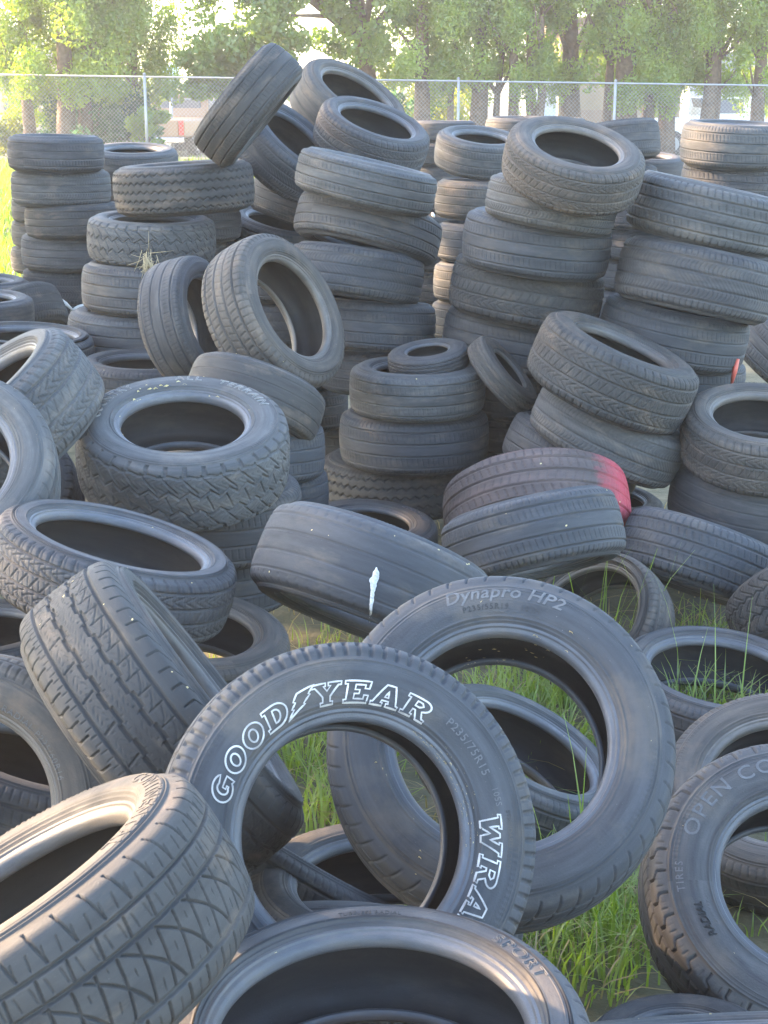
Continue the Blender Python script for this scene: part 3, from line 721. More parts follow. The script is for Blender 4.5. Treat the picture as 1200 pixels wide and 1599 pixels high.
    ('DD', (0.6124, 2.3433, 0.3845), (-0.0505, 0.5311, 0.8458), 0.612, 0.22, 'chev', 0.62, 5, 'tire at the bottom right corner, only its upper tread edge in view'),
    ('EE', (-0.1297, 2.7328, 0.3254), (-0.0193, 0.2258, 0.974), 0.584, 0.21, 'at', 0.62, 0, 'blocky tread tire under the white lettered upright tire'),
    ('EF', (-0.2459, 3.3013, 0.2223), (0.5029, 0.3672, 0.7824), 0.599, 0.216, 'rib', 0.62, 3, "dark slanted tire seen through the white lettered tire's hole"),
    ('V4', (-0.896, 3.5049, 0.3835), (0.3146, 0.1403, 0.9388), 0.64, 0.23, 'rib', 0.62, 3, 'dark tire inside the shadow behind the lower left edge sidewall'),
    ('QB1', (-0.49, 7.767, 1.1322), (0.005, 0.044, 0.999), 0.613, 0.221, 'rib', 0.62, 3, 'topmost tire hidden behind the big reclining brown tire'),
    ('QB2', (-0.5029, 7.8074, 0.906), (0.0064, 0.0518, 0.9986), 0.62, 0.223, 'fine', 0.62, 3, 'second tire of the dark column behind the big reclining brown tire'),
    ('QB3', (-0.5115, 7.8809, 0.6747), (0.0076, 0.0588, 0.9982), 0.638, 0.23, 'rib', 0.62, 3, 'third tire of the dark column behind the big reclining brown tire'),
    ('QB4', (-0.5188, 7.9338, 0.4402), (0.0089, 0.066, 0.9978), 0.654, 0.235, 'rib', 0.62, 3, 'bottom tire of the dark column behind the big reclining brown tire'),
    ('F6', (0.63, 10.2455, 0.2733), (0.0273, 0.0542, 0.9982), 0.63, 0.265, 'rib', 0.62, 3, 'lowest tire of the narrow shaded column between the two tall columns'),
    ('L4', (1.6733, 10.0241, 0.651), (0.0213, 0.0588, 0.998), 0.64, 0.218, 'rib', 0.62, 1, 'fourth bluish tire, nearly hidden between the leaning and right columns'),
    ('L5', (1.6729, 9.9593, 0.43), (0.0179, 0.0616, 0.9979), 0.644, 0.219, 'rib', 0.62, 1, 'lowest bluish tire hidden between the leaning and right columns'),
    ('FE1', (0.427, 11.2287, 0.8674), (0.0317, 0.0279, 0.9991), 0.613, 0.233, 'rib', 0.62, 3, 'upper dark tire deep in the gap between centre column and narrow column'),
    ('FE2', (0.4322, 11.3014, 0.6263), (0.0317, 0.0482, 0.9983), 0.62, 0.236, 'rib', 0.62, 3, 'middle dark tire deep in the gap between centre column and narrow column'),
    ('FE3', (0.4321, 11.2322, 0.3917), (0.0317, 0.0694, 0.9971), 0.62, 0.236, 'rib', 0.62, 3, 'lowest dark tire deep in the gap between centre column and narrow column'),
    ('QS', (-1.1407, 7.2507, 0.6957), (0.0305, -0.0077, 0.9995), 0.656, 0.223, 'rib', 0.62, 3, 'dark tire under the level tire with fine shoulder slits'),
    ('GF', (-0.1815, 8.1662, 0.1853), (0.0035, 0.0696, 0.9976), 0.663, 0.239, 'rib', 0.62, 3, 'shaded tire just left of the low centre stack'),
    ('ZX0', (-0.02, 3.0, 0.1), (-0.02, 0.0, 1.0), 0.62, 0.2, 'rib', 0.62, 3, 'bottom tire of the hidden pair propping up the white lettered tire'),
    ('ZX1', (0.0, 3.04, 0.31), (0.0, 0.015, 1.0), 0.62, 0.2, 'rib', 0.62, 3, 'upper tire of the hidden pair propping up the white lettered tire'),
    ('ZB0', (-0.04, 2.0, 0.1), (-0.02, 0.0, 1.0), 0.62, 0.2, 'rib', 0.62, 3, 'lowest tire under the wide open ring at the bottom centre'),
    ('ZB1', (-0.02, 2.04, 0.31), (0.0, 0.015, 1.0), 0.62, 0.2, 'rib', 0.62, 3, 'tire directly under the wide open ring at the bottom centre'),
    ('ZW0', (-0.72, 2.13, 0.1), (-0.02, 0.0, 1.0), 0.62, 0.2, 'rib', 0.62, 3, 'lowest tire under the crisscross tread tire at the bottom left'),
    ('ZW1', (-0.7, 2.17, 0.31), (0.0, 0.015, 1.0), 0.62, 0.2, 'rib', 0.62, 3, 'tire directly under the crisscross tread tire at the bottom left'),
    ('ZT0', (-1.32, 4.6, 0.1), (-0.02, 0.0, 1.0), 0.62, 0.2, 'rib', 0.62, 3, 'lowest tire under the smooth sidewall at the left edge'),
    ('ZT1', (-1.3, 4.64, 0.31), (0.0, 0.015, 1.0), 0.62, 0.2, 'rib', 0.62, 3, 'tire directly under the smooth sidewall at the left edge'),
    ('ZJ0', (1.76, 11.98, 0.7), (-0.02, 0.0, 1.0), 0.64, 0.21, 'rib', 0.62, 3, 'fourth tire beneath the squared tilted far tire'),
    ('ZJ1', (1.78, 12.02, 0.92), (0.0, 0.015, 1.0), 0.64, 0.21, 'rib', 0.62, 3, 'third tire beneath the squared tilted far tire'),
    ('ZJ2', (1.8, 12.0, 1.14), (0.02, -0.015, 1.0), 0.64, 0.21, 'rib', 0.62, 3, 'second tire beneath the squared tilted far tire'),
    ('ZJ3', (1.76, 11.98, 1.35), (-0.02, 0.0, 1.0), 0.64, 0.21, 'rib', 0.62, 3, 'tire right beneath the squared tilted far tire'),
    ('ZF0', (0.51, 14.62, 0.78), (-0.02, 0.0, 1.0), 0.64, 0.2, 'rib', 0.62, 3, 'fourth tire beneath the far edge on tire behind the centre column'),
    ('ZF1', (0.53, 14.66, 1.0), (0.0, 0.015, 1.0), 0.64, 0.2, 'rib', 0.62, 3, 'third tire beneath the far edge on tire behind the centre column'),
    ('ZF2', (0.55, 14.64, 1.21), (0.02, -0.015, 1.0), 0.64, 0.2, 'rib', 0.62, 3, 'second tire beneath the far edge on tire behind the centre column'),
    ('ZF3', (0.51, 14.62, 1.42), (-0.02, 0.0, 1.0), 0.64, 0.2, 'rib', 0.62, 3, 'tire right beneath the far edge on tire behind the centre column'),
]
KEYS = {}
for row in TIRES:
    key = row[0]
    KEYS[key] = make_tire(*row)

def W_(k): return KEYS[k][1]
slab_text(W_('X1'), "GOOD>YEAR", .57, 166, 55, .658, .110, LETTER_WHITE)
slab_text(W_('X1'), "WRANGLER", .57, 7, -103, .658, .110, LETTER_WHITE)
font_text(W_('X1'), "P235/75R15", .57, 34, .735, .045, LETTER_GREY, space=1.15)
font_text(W_('X1'), "105S", .57, 12, .755, .034, LETTER_GREY, space=1.1)
font_text(W_('X1'), "STANDARD LOAD", .57, -4, .80, .026, LETTER_DARK)
font_text(W_('X2'), "Dynapro HP2", .60, 88, .805, .078, LETTER_GREY, space=1.05, shear=.25, bold=.02, stretch=1.15)
font_text(W_('X2'), "P235/55R19", .60, 96, .735, .034, LETTER_DARK, space=1.2)
font_text(W_('X2'), "103H", .60, 76, .735, .034, LETTER_DARK, space=1.2)
font_text(W_('S1'), "ALL", .57, 88, .755, .095, LETTER_PALE, outline=True, space=1.3, stretch=1.05)
font_text(W_('S1'), "TERRAIN", .57, 42, .755, .095, LETTER_PALE, outline=True, space=1.3, stretch=1.05)
font_text(W_('S1'), "COUNTRY", .57, 156, .755, .095, LETTER_PALE, outline=True, space=1.25)
font_text(W_('W1'), "CONTINENTAL", .64, 75, .785, .085, LETTER_DARK, space=1.15, bold=.02, stretch=1.15)
font_text(W_('BB'), "SPORT", .69, 36, .80, .062, LETTER_GREY, outline=True, space=1.2, stretch=1.3)
font_text(W_('BB'), "TUBELESS RADIAL", .69, 95, .80, .026, LETTER_DARK, space=1.1)
font_text(W_('Z2'), "Conti", .60, 88, .79, .085, LETTER_GREY, space=1.1, bold=.02, stretch=1.2)
font_text(W_('AA'), "OPEN COUNTRY", .54, 105, .74, .10, LETTER_GREY, space=1.2, bold=.01, stretch=1.2)
font_text(W_('AA'), "TIRES", .54, 178, .80, .048, LETTER_GREY, space=1.3)
font_text(W_('AA'), "RADIAL", .54, 200, .72, .05, LETTER_DARK, outline=True, shear=.3)
font_text(W_('X5'), "GOODYEAR", .58, 20, .76, .075, LETTER_GREY, outline=True, space=1.15)
font_text(W_('T3'), "WRANGLER", .57, 20, .77, .08, LETTER_GREY, space=1.15)
font_text(W_('V2'), "RADIAL P225/60R16", .60, 40, .69, .045, LETTER_GREY, space=1.2)

# ------------------------------------------------------------------ ground
def gz(x, y):
    x = np.asarray(x, float); y = np.asarray(y, float)
    s = lambda a, b, q: (lambda t: t * t * (3 - 2 * t))(np.clip((q - a) / (b - a), 0, 1))
    z = .42 * s(15, 29, y) - .55 * s(33, 45, y)
    z = z - .16 * s(-2, 8, x) * s(15, 29, y) * (1 - s(33, 45, y))
    z = z + .035 * np.sin(1.7 * x + .6) * np.cos(1.3 * y) * s(8, 14, y)
    return z - .02

gxs = np.concatenate([np.linspace(-160, -30, 14), np.linspace(-28, 28, 113), np.linspace(30, 160, 14)])
gys = np.concatenate([np.linspace(-40, -2, 8), np.linspace(0, 60, 121), np.linspace(66, 240, 16)])
GX, GY = np.meshgrid(gxs, gys, indexing='ij')
GV = np.stack([GX, GY, gz(GX, GY)], -1).reshape(-1, 3)
nx_, ny_ = len(gxs), len(gys)
ii = np.arange(nx_ - 1)[:, None]; jj = np.arange(ny_ - 1)[None, :]
GF = np.stack([ii * ny_ + jj, (ii + 1) * ny_ + jj, (ii + 1) * ny_ + jj + 1, ii * ny_ + jj + 1], -1).reshape(-1, 4)
gm, nt, b = new_mat("grassy_soil")
tc = nt.nodes.new("ShaderNodeTexCoord")
n1 = noise(nt, tc.outputs["Object"], .35, 6, .6); n2 = noise(nt, tc.outputs["Object"], 6, 5, .65)
r1 = ramp(nt, [(.35, (.050, .050, .024)), (.55, (.085, .078, .042)), (.72, (.19, .150, .085))])
ma = nt.nodes.new("ShaderNodeMath"); ma.operation = 'MULTIPLY_ADD'; ma.inputs[1].default_value = .45; ma.use_clamp = True
mb = nt.nodes.new("ShaderNodeMath"); mb.operation = 'MULTIPLY'; mb.inputs[1].default_value = .62
nt.links.new(n1.outputs["Fac"], mb.inputs[0]); nt.links.new(n2.outputs["Fac"], ma.inputs[0]); nt.links.new(mb.outputs[0], ma.inputs[2])
nt.links.new(ma.outputs[0], r1.inputs[0]); nt.links.new(r1.outputs[0], b.inputs["Base Color"])
b.inputs["Roughness"].default_value = .95
bp = nt.nodes.new("ShaderNodeBump"); bp.inputs["Strength"].default_value = .6; bp.inputs["Distance"].default_value = .05
nt.links.new(n2.outputs["Fac"], bp.inputs["Height"]); nt.links.new(bp.outputs[0], b.inputs["Normal"])
tag(link("ground", np_mesh("ground", GV, GF), gm), kind="structure")

# ------------------------------------------------------------------ leaf materials
def leaf_mat(name, dark, light, trans=.45, scale=1.2):
    m = bpy.data.materials.new(name); m.use_nodes = True
    nt = m.node_tree
    nt.nodes.remove(nt.nodes["Principled BSDF"])
    v = coords(nt)
    n = noise(nt, v, scale, 4, .6)
    r = ramp(nt, [(.35, dark), (.65, light)])
    nt.links.new(n.outputs["Fac"], r.inputs[0])
    d = nt.nodes.new("ShaderNodeBsdfDiffuse"); t = nt.nodes.new("ShaderNodeBsdfTranslucent"); g = nt.nodes.new("ShaderNodeBsdfGlossy")
    g.inputs["Roughness"].default_value = .45
    hs = nt.nodes.new("ShaderNodeHueSaturation"); hs.inputs["Saturation"].default_value = 1.3; hs.inputs["Value"].default_value = 1.9
    nt.links.new(r.outputs[0], hs.inputs["Color"])
    nt.links.new(r.outputs[0], d.inputs[0]); nt.links.new(hs.outputs[0], t.inputs[0])
    m1 = nt.nodes.new("ShaderNodeMixShader"); m1.inputs[0].default_value = trans
    m2 = nt.nodes.new("ShaderNodeMixShader"); m2.inputs[0].default_value = .04
    nt.links.new(d.outputs[0], m1.inputs[1]); nt.links.new(t.outputs[0], m1.inputs[2])
    nt.links.new(m1.outputs[0], m2.inputs[1]); nt.links.new(g.outputs[0], m2.inputs[2])
    nt.links.new(m2.outputs[0], nt.nodes["Material Output"].inputs[0])
    return m
GRASS = leaf_mat("grass_blade", (.12, .18, .040), (.22, .285, .080), .45, 3)
CONIFER = leaf_mat("conifer_foliage", (.125, .185, .042), (.24, .30, .075), .5, 1.4)
BROAD = leaf_mat("broad_leaf", (.105, .175, .042), (.205, .27, .070), .5, 1.6)
SUNNY = leaf_mat("yellow_green_leaf", (.17, .20, .025), (.30, .31, .04), .5, 2)
DARKLEAF = leaf_mat("dark_shrub_leaf", (.035, .085, .035), (.080, .140, .055), .4, 2)
STRAW = simple_mat("dry_straw", (.46, .37, .22), .9, scale=20)
BARK = simple_mat("red_brown_bark", (.20, .135, .095), .95, scale=12, bump=.8, col2=(.095, .065, .048))

# ------------------------------------------------------------------ grass between and around the tires
def blades(base, height, lean, width=.006, seg=4):
    """base (n,3), height (n,), lean (n,) -> curved tapering blades"""
    n = len(base)
    az = rng.uniform(0, 2 * np.pi, n)
    d = np.stack([np.cos(az), np.sin(az), np.zeros(n)], 1)
    p = np.stack([-np.sin(az), np.cos(az), np.zeros(n)], 1)
    t = np.linspace(0, 1, seg + 1)
    V = np.zeros((n, seg + 1, 2, 3))
    for k, q in enumerate(t):
        c = base + d * (lean * height * q ** 2)[:, None] + np.array([0, 0, 1]) * (height * (q - .45 * lean * q ** 2.5))[:, None]
        w = width * (1 - q ** 1.6) + .0006
        w = (w * rng.uniform(.7, 1.3, n))[:, None] if np.ndim(w) == 0 else w
        V[:, k, 0] = c - p * w / 2; V[:, k, 1] = c + p * w / 2
    i = np.arange(n)[:, None] * (seg + 1) * 2; k = np.arange(seg)[None, :] * 2
    F = np.stack([i + k, i + k + 1, i + k + 3, i + k + 2], -1).reshape(-1, 4)
    return V.reshape(-1, 3), F
def grass(name, pts, hmin, hmax, label_kind="stuff", width=.006, lean=(.2, .9)):
    pts = np.asarray(pts)
    n = len(pts)
    V, F = blades(pts, rng.uniform(hmin, hmax, n), rng.uniform(*lean, n), width)
    return tag(link(name, np_mesh(name, V, F), GRASS), kind="stuff")
def scatter(n, x0, x1, y0, y1):
    x = rng.uniform(x0, x1, n); y = rng.uniform(y0, y1, n)
    return np.stack([x, y, gz(x, y)], 1)
def clump(x, y, r, n):
    a = rng.uniform(0, 6.283, n); q = r * np.sqrt(rng.uniform(0, 1, n))
    X, Y = x + q * np.cos(a), y + q * np.sin(a)
    return np.stack([X, Y, gz(X, Y)], 1)
scene.view_layers[0].update()
_dg = bpy.context.evaluated_depsgraph_get()
def open_ground(pts, keep):
    ok = []
    for p in pts:
        hit = scene.ray_cast(_dg, Vector((p[0], p[1], p[2] + .012)), Vector((0, 0, 1)), distance=1.0)[0]
        ok.append((not hit) or rng.uniform() < keep)
    return pts[np.array(ok)]
grass("short_grass", open_ground(np.vstack([scatter(15000, -2.2, 2.6, 2.6, 7.5)]), .06), .04, .13, width=.005)
grass("meadow_grass", np.vstack([scatter(26000, -9, -2.3, 8.5, 31), scatter(9000, -6, 9, 20, 31)]), .12, .34, width=.02)
tall = [clump(*c) for c in ((.50, 3.40, .22, 300), (.62, 3.72, .25, 380), (.36, 3.75, .18, 240), (.52, 4.75, .30, 520), (.46, 4.95, .24, 260), (.80, 5.30, .26, 150),
                            (.62, 5.15, .15, 50), (1.32, 5.42, .30, 330), (1.15, 5.0, .25, 160), (-.13, 4.15, .17, 260), (-.16, 4.5, .2, 200), (-.45, 5.05, .2, 150), (1.12, 4.72, .2, 60),
                            (.40, 4.3, .10, 14), (-.75, 3.6, .2, 200), (.12, 6.15, .2, 160), (.36, 6.3, .2, 160))]
grass("tall_grass", open_ground(np.vstack(tall), .3), .10, .28, width=.0065, lean=(.25, .95))
stalks = np.vstack([clump(.52, 3.35, .12, 9), clump(.62, 3.55, .15, 8), clump(.72, 5.2, .2, 12), clump(.9, 5.3, .15, 8), clump(1.1, 4.75, .2, 6)])
DRY = leaf_mat("dry_grass_blade", (.20, .16, .075), (.34, .28, .14), .3, 4)
dry = open_ground(np.vstack([scatter(2200, -2.2, 2.6, 2.6, 7.5)] + [clump(c[0], c[1], .3, 60) for c in ((.5, 3.4), (.62, 3.72), (.52, 4.8), (1.32, 5.42), (-.13, 4.15))]), .25)
Vd, Fd = blades(dry, rng.uniform(.05, .26, len(dry)), rng.uniform(.7, 1.6, len(dry)), .005)
tag(link("dry_grass", np_mesh("dry_grass", Vd, Fd), DRY), kind="stuff")
grass("grass_stalks", stalks, .38, .62, width=.006, lean=(.05, .4))

# ------------------------------------------------------------------ fence
GALV = simple_mat("galvanised_steel", (.32, .33, .34), .55, .4, var=.1, scale=5)
FY = 30.6
def ftop(x): return 2.04 - .0135 * x
def fbot(x): return float(gz(x, FY)) + .02
fence = tag(empty("chain_link_fence", (0, FY, float(gz(0, FY)))), "galvanised chain link fence with round posts running behind the tire pile", "fence")
def fence_local(o):
    o.location = (0, -FY, -float(gz(0, FY))); return o
px_ = [-7.6 + 3.01 * i for i in range(-2, 9)]
for x in px_:
    m = MB(); m.tube([(x, FY, fbot(x) - .1), (x, FY, ftop(x) + .04)], .028, 10)
    m.tube([(x, FY, ftop(x) + .04), (x, FY, ftop(x) + .075)], [.04, .012], 10)
    fence_local(m.build("post", GALV, fence))
m = MB(); m.tube([(px_[0], FY, ftop(px_[0])), (px_[-1], FY, ftop(px_[-1]))], .019, 8)
fence_local(m.build("top_rail", GALV, fence))
xa, xb, hgt, pitch = px_[0], px_[-1], 1.62, .075
V, F = [], []
def wire(p, q, rad=.0026):
    p = np.array(p); q = np.array(q); d = (q - p) / np.linalg.norm(q - p)
    n1_ = np.array([0, 1., 0]); n2_ = np.cross(d, n1_)
    k = len(V)
    for c in (p, q):
        for t in (0, 2.0944, 4.18879):
            V.append(c + rad * (math.cos(t) * n1_ + math.sin(t) * n2_))
    for i in range(3):
        F.append((k + i, k + (i + 1) % 3, k + 3 + (i + 1) % 3, k + 3 + i))
nW = int((xb - xa + hgt) / pitch)
for s_ in (1, -1):
    for i in range(nW):
        x0 = xa - hgt + i * pitch if s_ == 1 else xa + i * pitch
        x1 = x0 + s_ * hgt
        z0, z1 = 0.0, hgt
        lo, hi = (x0, x1) if s_ == 1 else (x1, x0)
        def at(x): return z0 + (x - x0) / (x1 - x0) * hgt
        a_, b_ = max(lo, xa), min(hi, xb)
        if b_ - a_ < .02: continue
        pa, pb = (a_, at(a_)), (b_, at(b_))
        top = lambda x: ftop(x) - .02
        wire((pa[0], FY + .025 + .003 * s_, top(pa[0]) - hgt + pa[1]), (pb[0], FY + .025 + .003 * s_, top(pb[0]) - hgt + pb[1]))
fence_local(link("wire_mesh", np_mesh("wire_mesh", V, F, False), GALV, fence))

# ------------------------------------------------------------------ trees
def leaf_cloud(n, centres, radii, size, squash=1.0, droop=0.0, asp=.55, up=1.0):
    """n leaf quads spread through blobs -> V, F"""
    c = np.asarray(centres); k = rng.randint(0, len(c), n)
    g = rng.normal(0, 1, (n, 3)); g /= np.linalg.norm(g, axis=1, keepdims=True)
    g *= (rng.uniform(0, 1, n) ** .45)[:, None]
    p = c[k] + g * np.asarray(radii)[k][:, None] * np.array([1, 1, squash])
    u = rng.normal(0, 1, (n, 3)) * np.array([1, 1, up]); u[:, 2] -= droop; u /= np.linalg.norm(u, axis=1, keepdims=True)
    w = np.cross(u, rng.normal(0, 1, (n, 3))); w /= np.linalg.norm(w, axis=1, keepdims=True)
    s = size * rng.uniform(.6, 1.4, n)[:, None]
    V = np.stack([p - u * s, p + w * s * asp, p + u * s, p - w * s * asp], 1).reshape(-1, 3)
    F = np.arange(4 * n).reshape(n, 4)
    return V, F
def conifer_crown(seed, h0=2.0, h1=7.4, rad=1.25, clumps=105, leaves=58000):
    st = np.random.RandomState(seed)
    cs, rs = [], []
    for i in range(clumps):
        low = i < 11                                            # a few separate puffs hang below the closed crown
        q = st.uniform(0, 1) ** .8
        z = h0 + st.uniform(0, .75) if low else h0 + .75 + (h1 - h0 - .75) * q
        rr = rad * st.uniform(.35, 1.0) if low else rad * (1 - .75 * q) * math.sqrt(st.uniform(.02, 1.0))
        a = st.uniform(0, 6.283)
        cs.append((rr * math.cos(a), rr * math.sin(a), z)); rs.append(st.uniform(.22, .40) if low else st.uniform(.26, .5) * (1 - .4 * q))
    V, F = leaf_cloud(leaves, cs, rs, .040, 1.3, .0, .42, 1.3)
    return np_mesh("crown_%d" % seed, V, F, False)
CROWNS = [conifer_crown(s, h0) for s, h0 in ((1, 1.6), (2, 1.85), (3, 1.5))]
def trunk_mesh(stems, h, r, seed):
    st = random.Random(seed)
    m = MB()
    for (dx, dy, lean, rr) in stems:
        pts, rads = [], []
        for i in range(9):
            q = i / 8
            pts.append((dx + lean * h * q + .06 * math.sin(3 * q + seed) + st.uniform(-.03, .03), dy + st.uniform(-.03, .03), h * q - .1))
            rads.append(r * rr * (1.25 - .95 * q ** .7) * (1.3 if i == 0 else 1))
        m.tube(pts, rads, 9)
        for k in range(7):                                  # limbs up into the crown
            q = st.uniform(.28, .8); p = Vector(pts[int(q * 8)]); a = st.uniform(0, 6.283); L = st.uniform(.5, 1.1)
            m.tube([p, p + Vector((math.cos(a) * L * .5, math.sin(a) * L * .5, L * .45)), p + Vector((math.cos(a) * L, math.sin(a) * L, L * 1.1))], [r * .28, r * .18, r * .06], 5)
    return m
def conifer(px, y, wpx, stems, crown, scale, label, sun=False):
    x = (px - 600) / 2400.0 * (y * math.cos(PITCH) + .3)
    z = float(gz(x, y))
    t = tag(empty("conifer_tree", (x, y, z), random.uniform(-.6, .6)), label, "tree", "row of conifers behind the fence")
    r = wpx / 2400.0 * 31 / 2
    tr = trunk_mesh(stems, 6.0, r, int(px)).build("trunk", BARK, t)
    c = link("crown", CROWNS[crown], CONIFER, t)
    c.scale = (scale, scale, scale ** .5); c.location = (0, 0, -.6 if px < 300 else -.15); c.rotation_euler = (0, 0, random.uniform(0, 6.28))
    return t
L1 = "conifer with bare {} behind the fence, {}"
conifer(44, 32.4, 20, [(0, 0, -.01, 1)], 0, 1.1, "conifer with single slim trunk at the far left edge, behind the fence")
conifer(118, 32.0, 30, [(-.1, 0, -.02, 1), (.25, .1, .05, .8)], 1, 1.25, "broad conifer with forked trunk behind the fence above the leftmost stack")
conifer(158, 32.8, 28, [(0, 0, .01, 1)], 2, 1.1, "conifer with thick dark straight trunk just right of the forked one")
conifer(212, 33.4, 22, [(0, 0, .02, 1)], 0, 1.0, "conifer with thin trunk behind the fence, left of the parked pickup")
conifer(664, 32.2, 28, [(0, 0, -.01, 1), (.5, .3, .02, .4)], 1, 1.0, "conifer with brown trunk beside the bright yellow green bush")
conifer(742, 32.4, 30, [(0, 0, .01, 1), (.3, .2, .04, .4)], 2, 1.05, "conifer with rough reddish trunk right of the yellow bush")
conifer(812, 32.0, 18, [(-.2, 0, -.01, 1), (.16, .1, .0, 1.1), (.36, 0, .02, .8)], 0, .95, "conifer with three thin stems above the tire column with dusty ring top")
conifer(888, 32.6, 34, [(0, 0, .0, 1)], 1, 1.12, "conifer with thick trunk in front of the cream building's left end")
conifer(976, 32.2, 40, [(0, 0, -.02, 1), (.42, .1, .05, .35), (-.5, .2, .03, .4)], 2, 1.0, "conifer with the thickest trunk, flaring at its foot, against the cream wall")
conifer(1042, 32.4, 28, [(0, 0, .0, 1), (-.35, .2, -.02, .35)], 0, .95, "conifer with greyish straight trunk near the cream building's right end")
conifer(1100, 32.0, 25, [(0, 0, .0, 1), (.28, .1, .01, .5)], 1, .9, "conifer with paired thick and thin stems against the white house")
conifer(1184, 32.3, 24, [(0, 0, .0, 1)], 2, .95, "conifer with orange brown trunk at the far right edge")

# broadleaf tree leaning over the fence in the middle
bt = tag(empty("broadleaf_tree", (-.35, 33.2, float(gz(-.35, 33.2)))), "leafy broadleaf tree with wide hanging canopy behind the toppled tires", "tree")
m = MB()
m.tube([(0, 0, -.2), (.05, 0, 1.5), (-.15, .1, 3.0), (-.5, .1, 5.0)], [.22, .18, .15, .08], 10)
for e_ in ((-2.6, -.6, 3.6), (-1.6, -.9, 2.9), (1.3, -.5, 3.6), (.4, -.8, 4.6), (-3.2, .2, 4.4), (-1.0, -1.2, 4.8)):
    m.tube([(-.1, .05, 2.4), (e_[0] * .5, e_[1] * .5, 2.9 + (e_[2] - 2.9) * .6), e_], [.09, .06, .02], 6)
m.build("trunk", BARK, bt)
st = np.random.RandomState(5)
cs, rs = [], []
for i in range(150):
    q = st.uniform(-1, 1)
    cs.append((-1.15 + 2.3 * q, st.uniform(-1.2, .8), st.uniform(2.35, 5.6) - .45 * abs(q))); rs.append(st.uniform(.25, .5))
for i in range(44):
    cs.append((st.uniform(-3.9, -1.2), st.uniform(-1.0, .2), st.uniform(1.35, 2.5))); rs.append(st.uniform(.16, .32))
V, F = leaf_cloud(38000, cs, rs, .060, .9, .5, .6)
link("crown", np_mesh("crown", V, F, False), BROAD, bt)

SHADE = []  # trees added out of view on the left, placed to dapple the pile with shade
st = np.random.RandomState(9)
cs, rs = [], []
for i in range(120):
    q = st.uniform(0, 1); a = st.uniform(0, 6.283); rr = 2.0 * math.sin(math.pi * (.12 + .8 * q)) * math.sqrt(st.uniform(0, 1))
    cs.append((rr * math.cos(a), rr * math.sin(a), 1.6 + 8.2 * q)); rs.append(st.uniform(.3, .6))
V, F = leaf_cloud(17000, cs, rs, .085, .9, .3, .6)
SHADE_CROWN = np_mesh("crown_shade", V, F, False)
for i, (x, y, sc, lab) in enumerate(((-11.4, 9.0, 1.0, "unseen broadleaf tree added left of the pile to shade it, nearest the camera"), (-13.0, 12.6, 1.1, "unseen broadleaf tree added left of the pile, middle of the shading three"), (-11.8, 16.0, 1.0, "unseen broadleaf tree added left of the pile, farthest of the shading three"))):
    t = tag(empty("broadleaf_tree", (x, y, float(gz(x, y)))), lab, "tree")
    m = MB(); m.tube([(0, 0, -.2), (.05, .02, 1.8), (-.05, .05, 4.5), (0, 0, 8.0)], [.2, .16, .1, .03], 9)
    for k in range(6):
        a = k * 1.1; m.tube([(0, 0, 1.8 + k * .8), (.6 * math.cos(a), .6 * math.sin(a), 2.6 + k * .8), (1.3 * math.cos(a), 1.3 * math.sin(a), 3.2 + k * .9)], [.07, .05, .015], 5)
    m.build("trunk", BARK, t)
    c = link("crown", SHADE_CROWN, BROAD, t); c.scale = (sc, sc, sc); c.rotation_euler = (0, 0, 1.3 * i)
def shrub(px, y, w, h, m, label, n=2600, size=.06, name="shrub", z0=0.0):
    x = (px - 600) / 2400.0 * (y * math.cos(PITCH) + .3)
    t = tag(empty(name, (x, y, float(gz(x, y)))), label, "shrub", "undergrowth along the fence")
    st = np.random.RandomState(int(px * 7 + y))
    cs = [(st.normal(0, w * .3), st.normal(0, w * .2), z0 + st.uniform(.1, h)) for i in range(22)]
    V, F = leaf_cloud(n, cs, [min(w, h) * .22] * 22, size, 1, .2, .5)
    link("foliage", np_mesh("foliage", V, F, False), m, t)
    mm = MB()
    for k in range(5):
        c = cs[k * 4]
        mm.tube([(c[0] * .1, c[1] * .1, -.05), (c[0] * .5, c[1] * .5, c[2] * .6), c], [.018, .012, .005], 5)
    mm.build("stem", BARK, t)
    return t
shrub(22, 33.5, 1.0, 1.1, SUNNY, "sunlit yellow green shrub at the far left behind the fence")
shrub(95, 33.0, 1.4, 1.3, DARKLEAF, "dark green shrub under the forked conifer behind the fence", 3200)
shrub(190, 32.0, 1.5, 1.2, DARKLEAF, "dark leafy shrub behind the fence above the ring topped stack", 3200)
shrub(228, 31.4, .6, 1.0, BROAD, "feathery green sapling in front of the parked pickup", 2200, .075)
shrub(618, 33.6, 1.2, 1.3, DARKLEAF, "dark green shrub behind the fence left of the yellow bush")
shrub(672, 37.0, 2.6, 2.0, SUNNY, "large bright yellow green bush lit by the sun between the trunks", 6500, .08)
shrub(760, 39.0, 1.6, .9, SUNNY, "low sunlit yellow strip of bush right of the large bright bush", 2200, .07)
shrub(1125, 31.6, .6, .5, BROAD, "small green weed at the foot of the fence on the right", 900, .05)

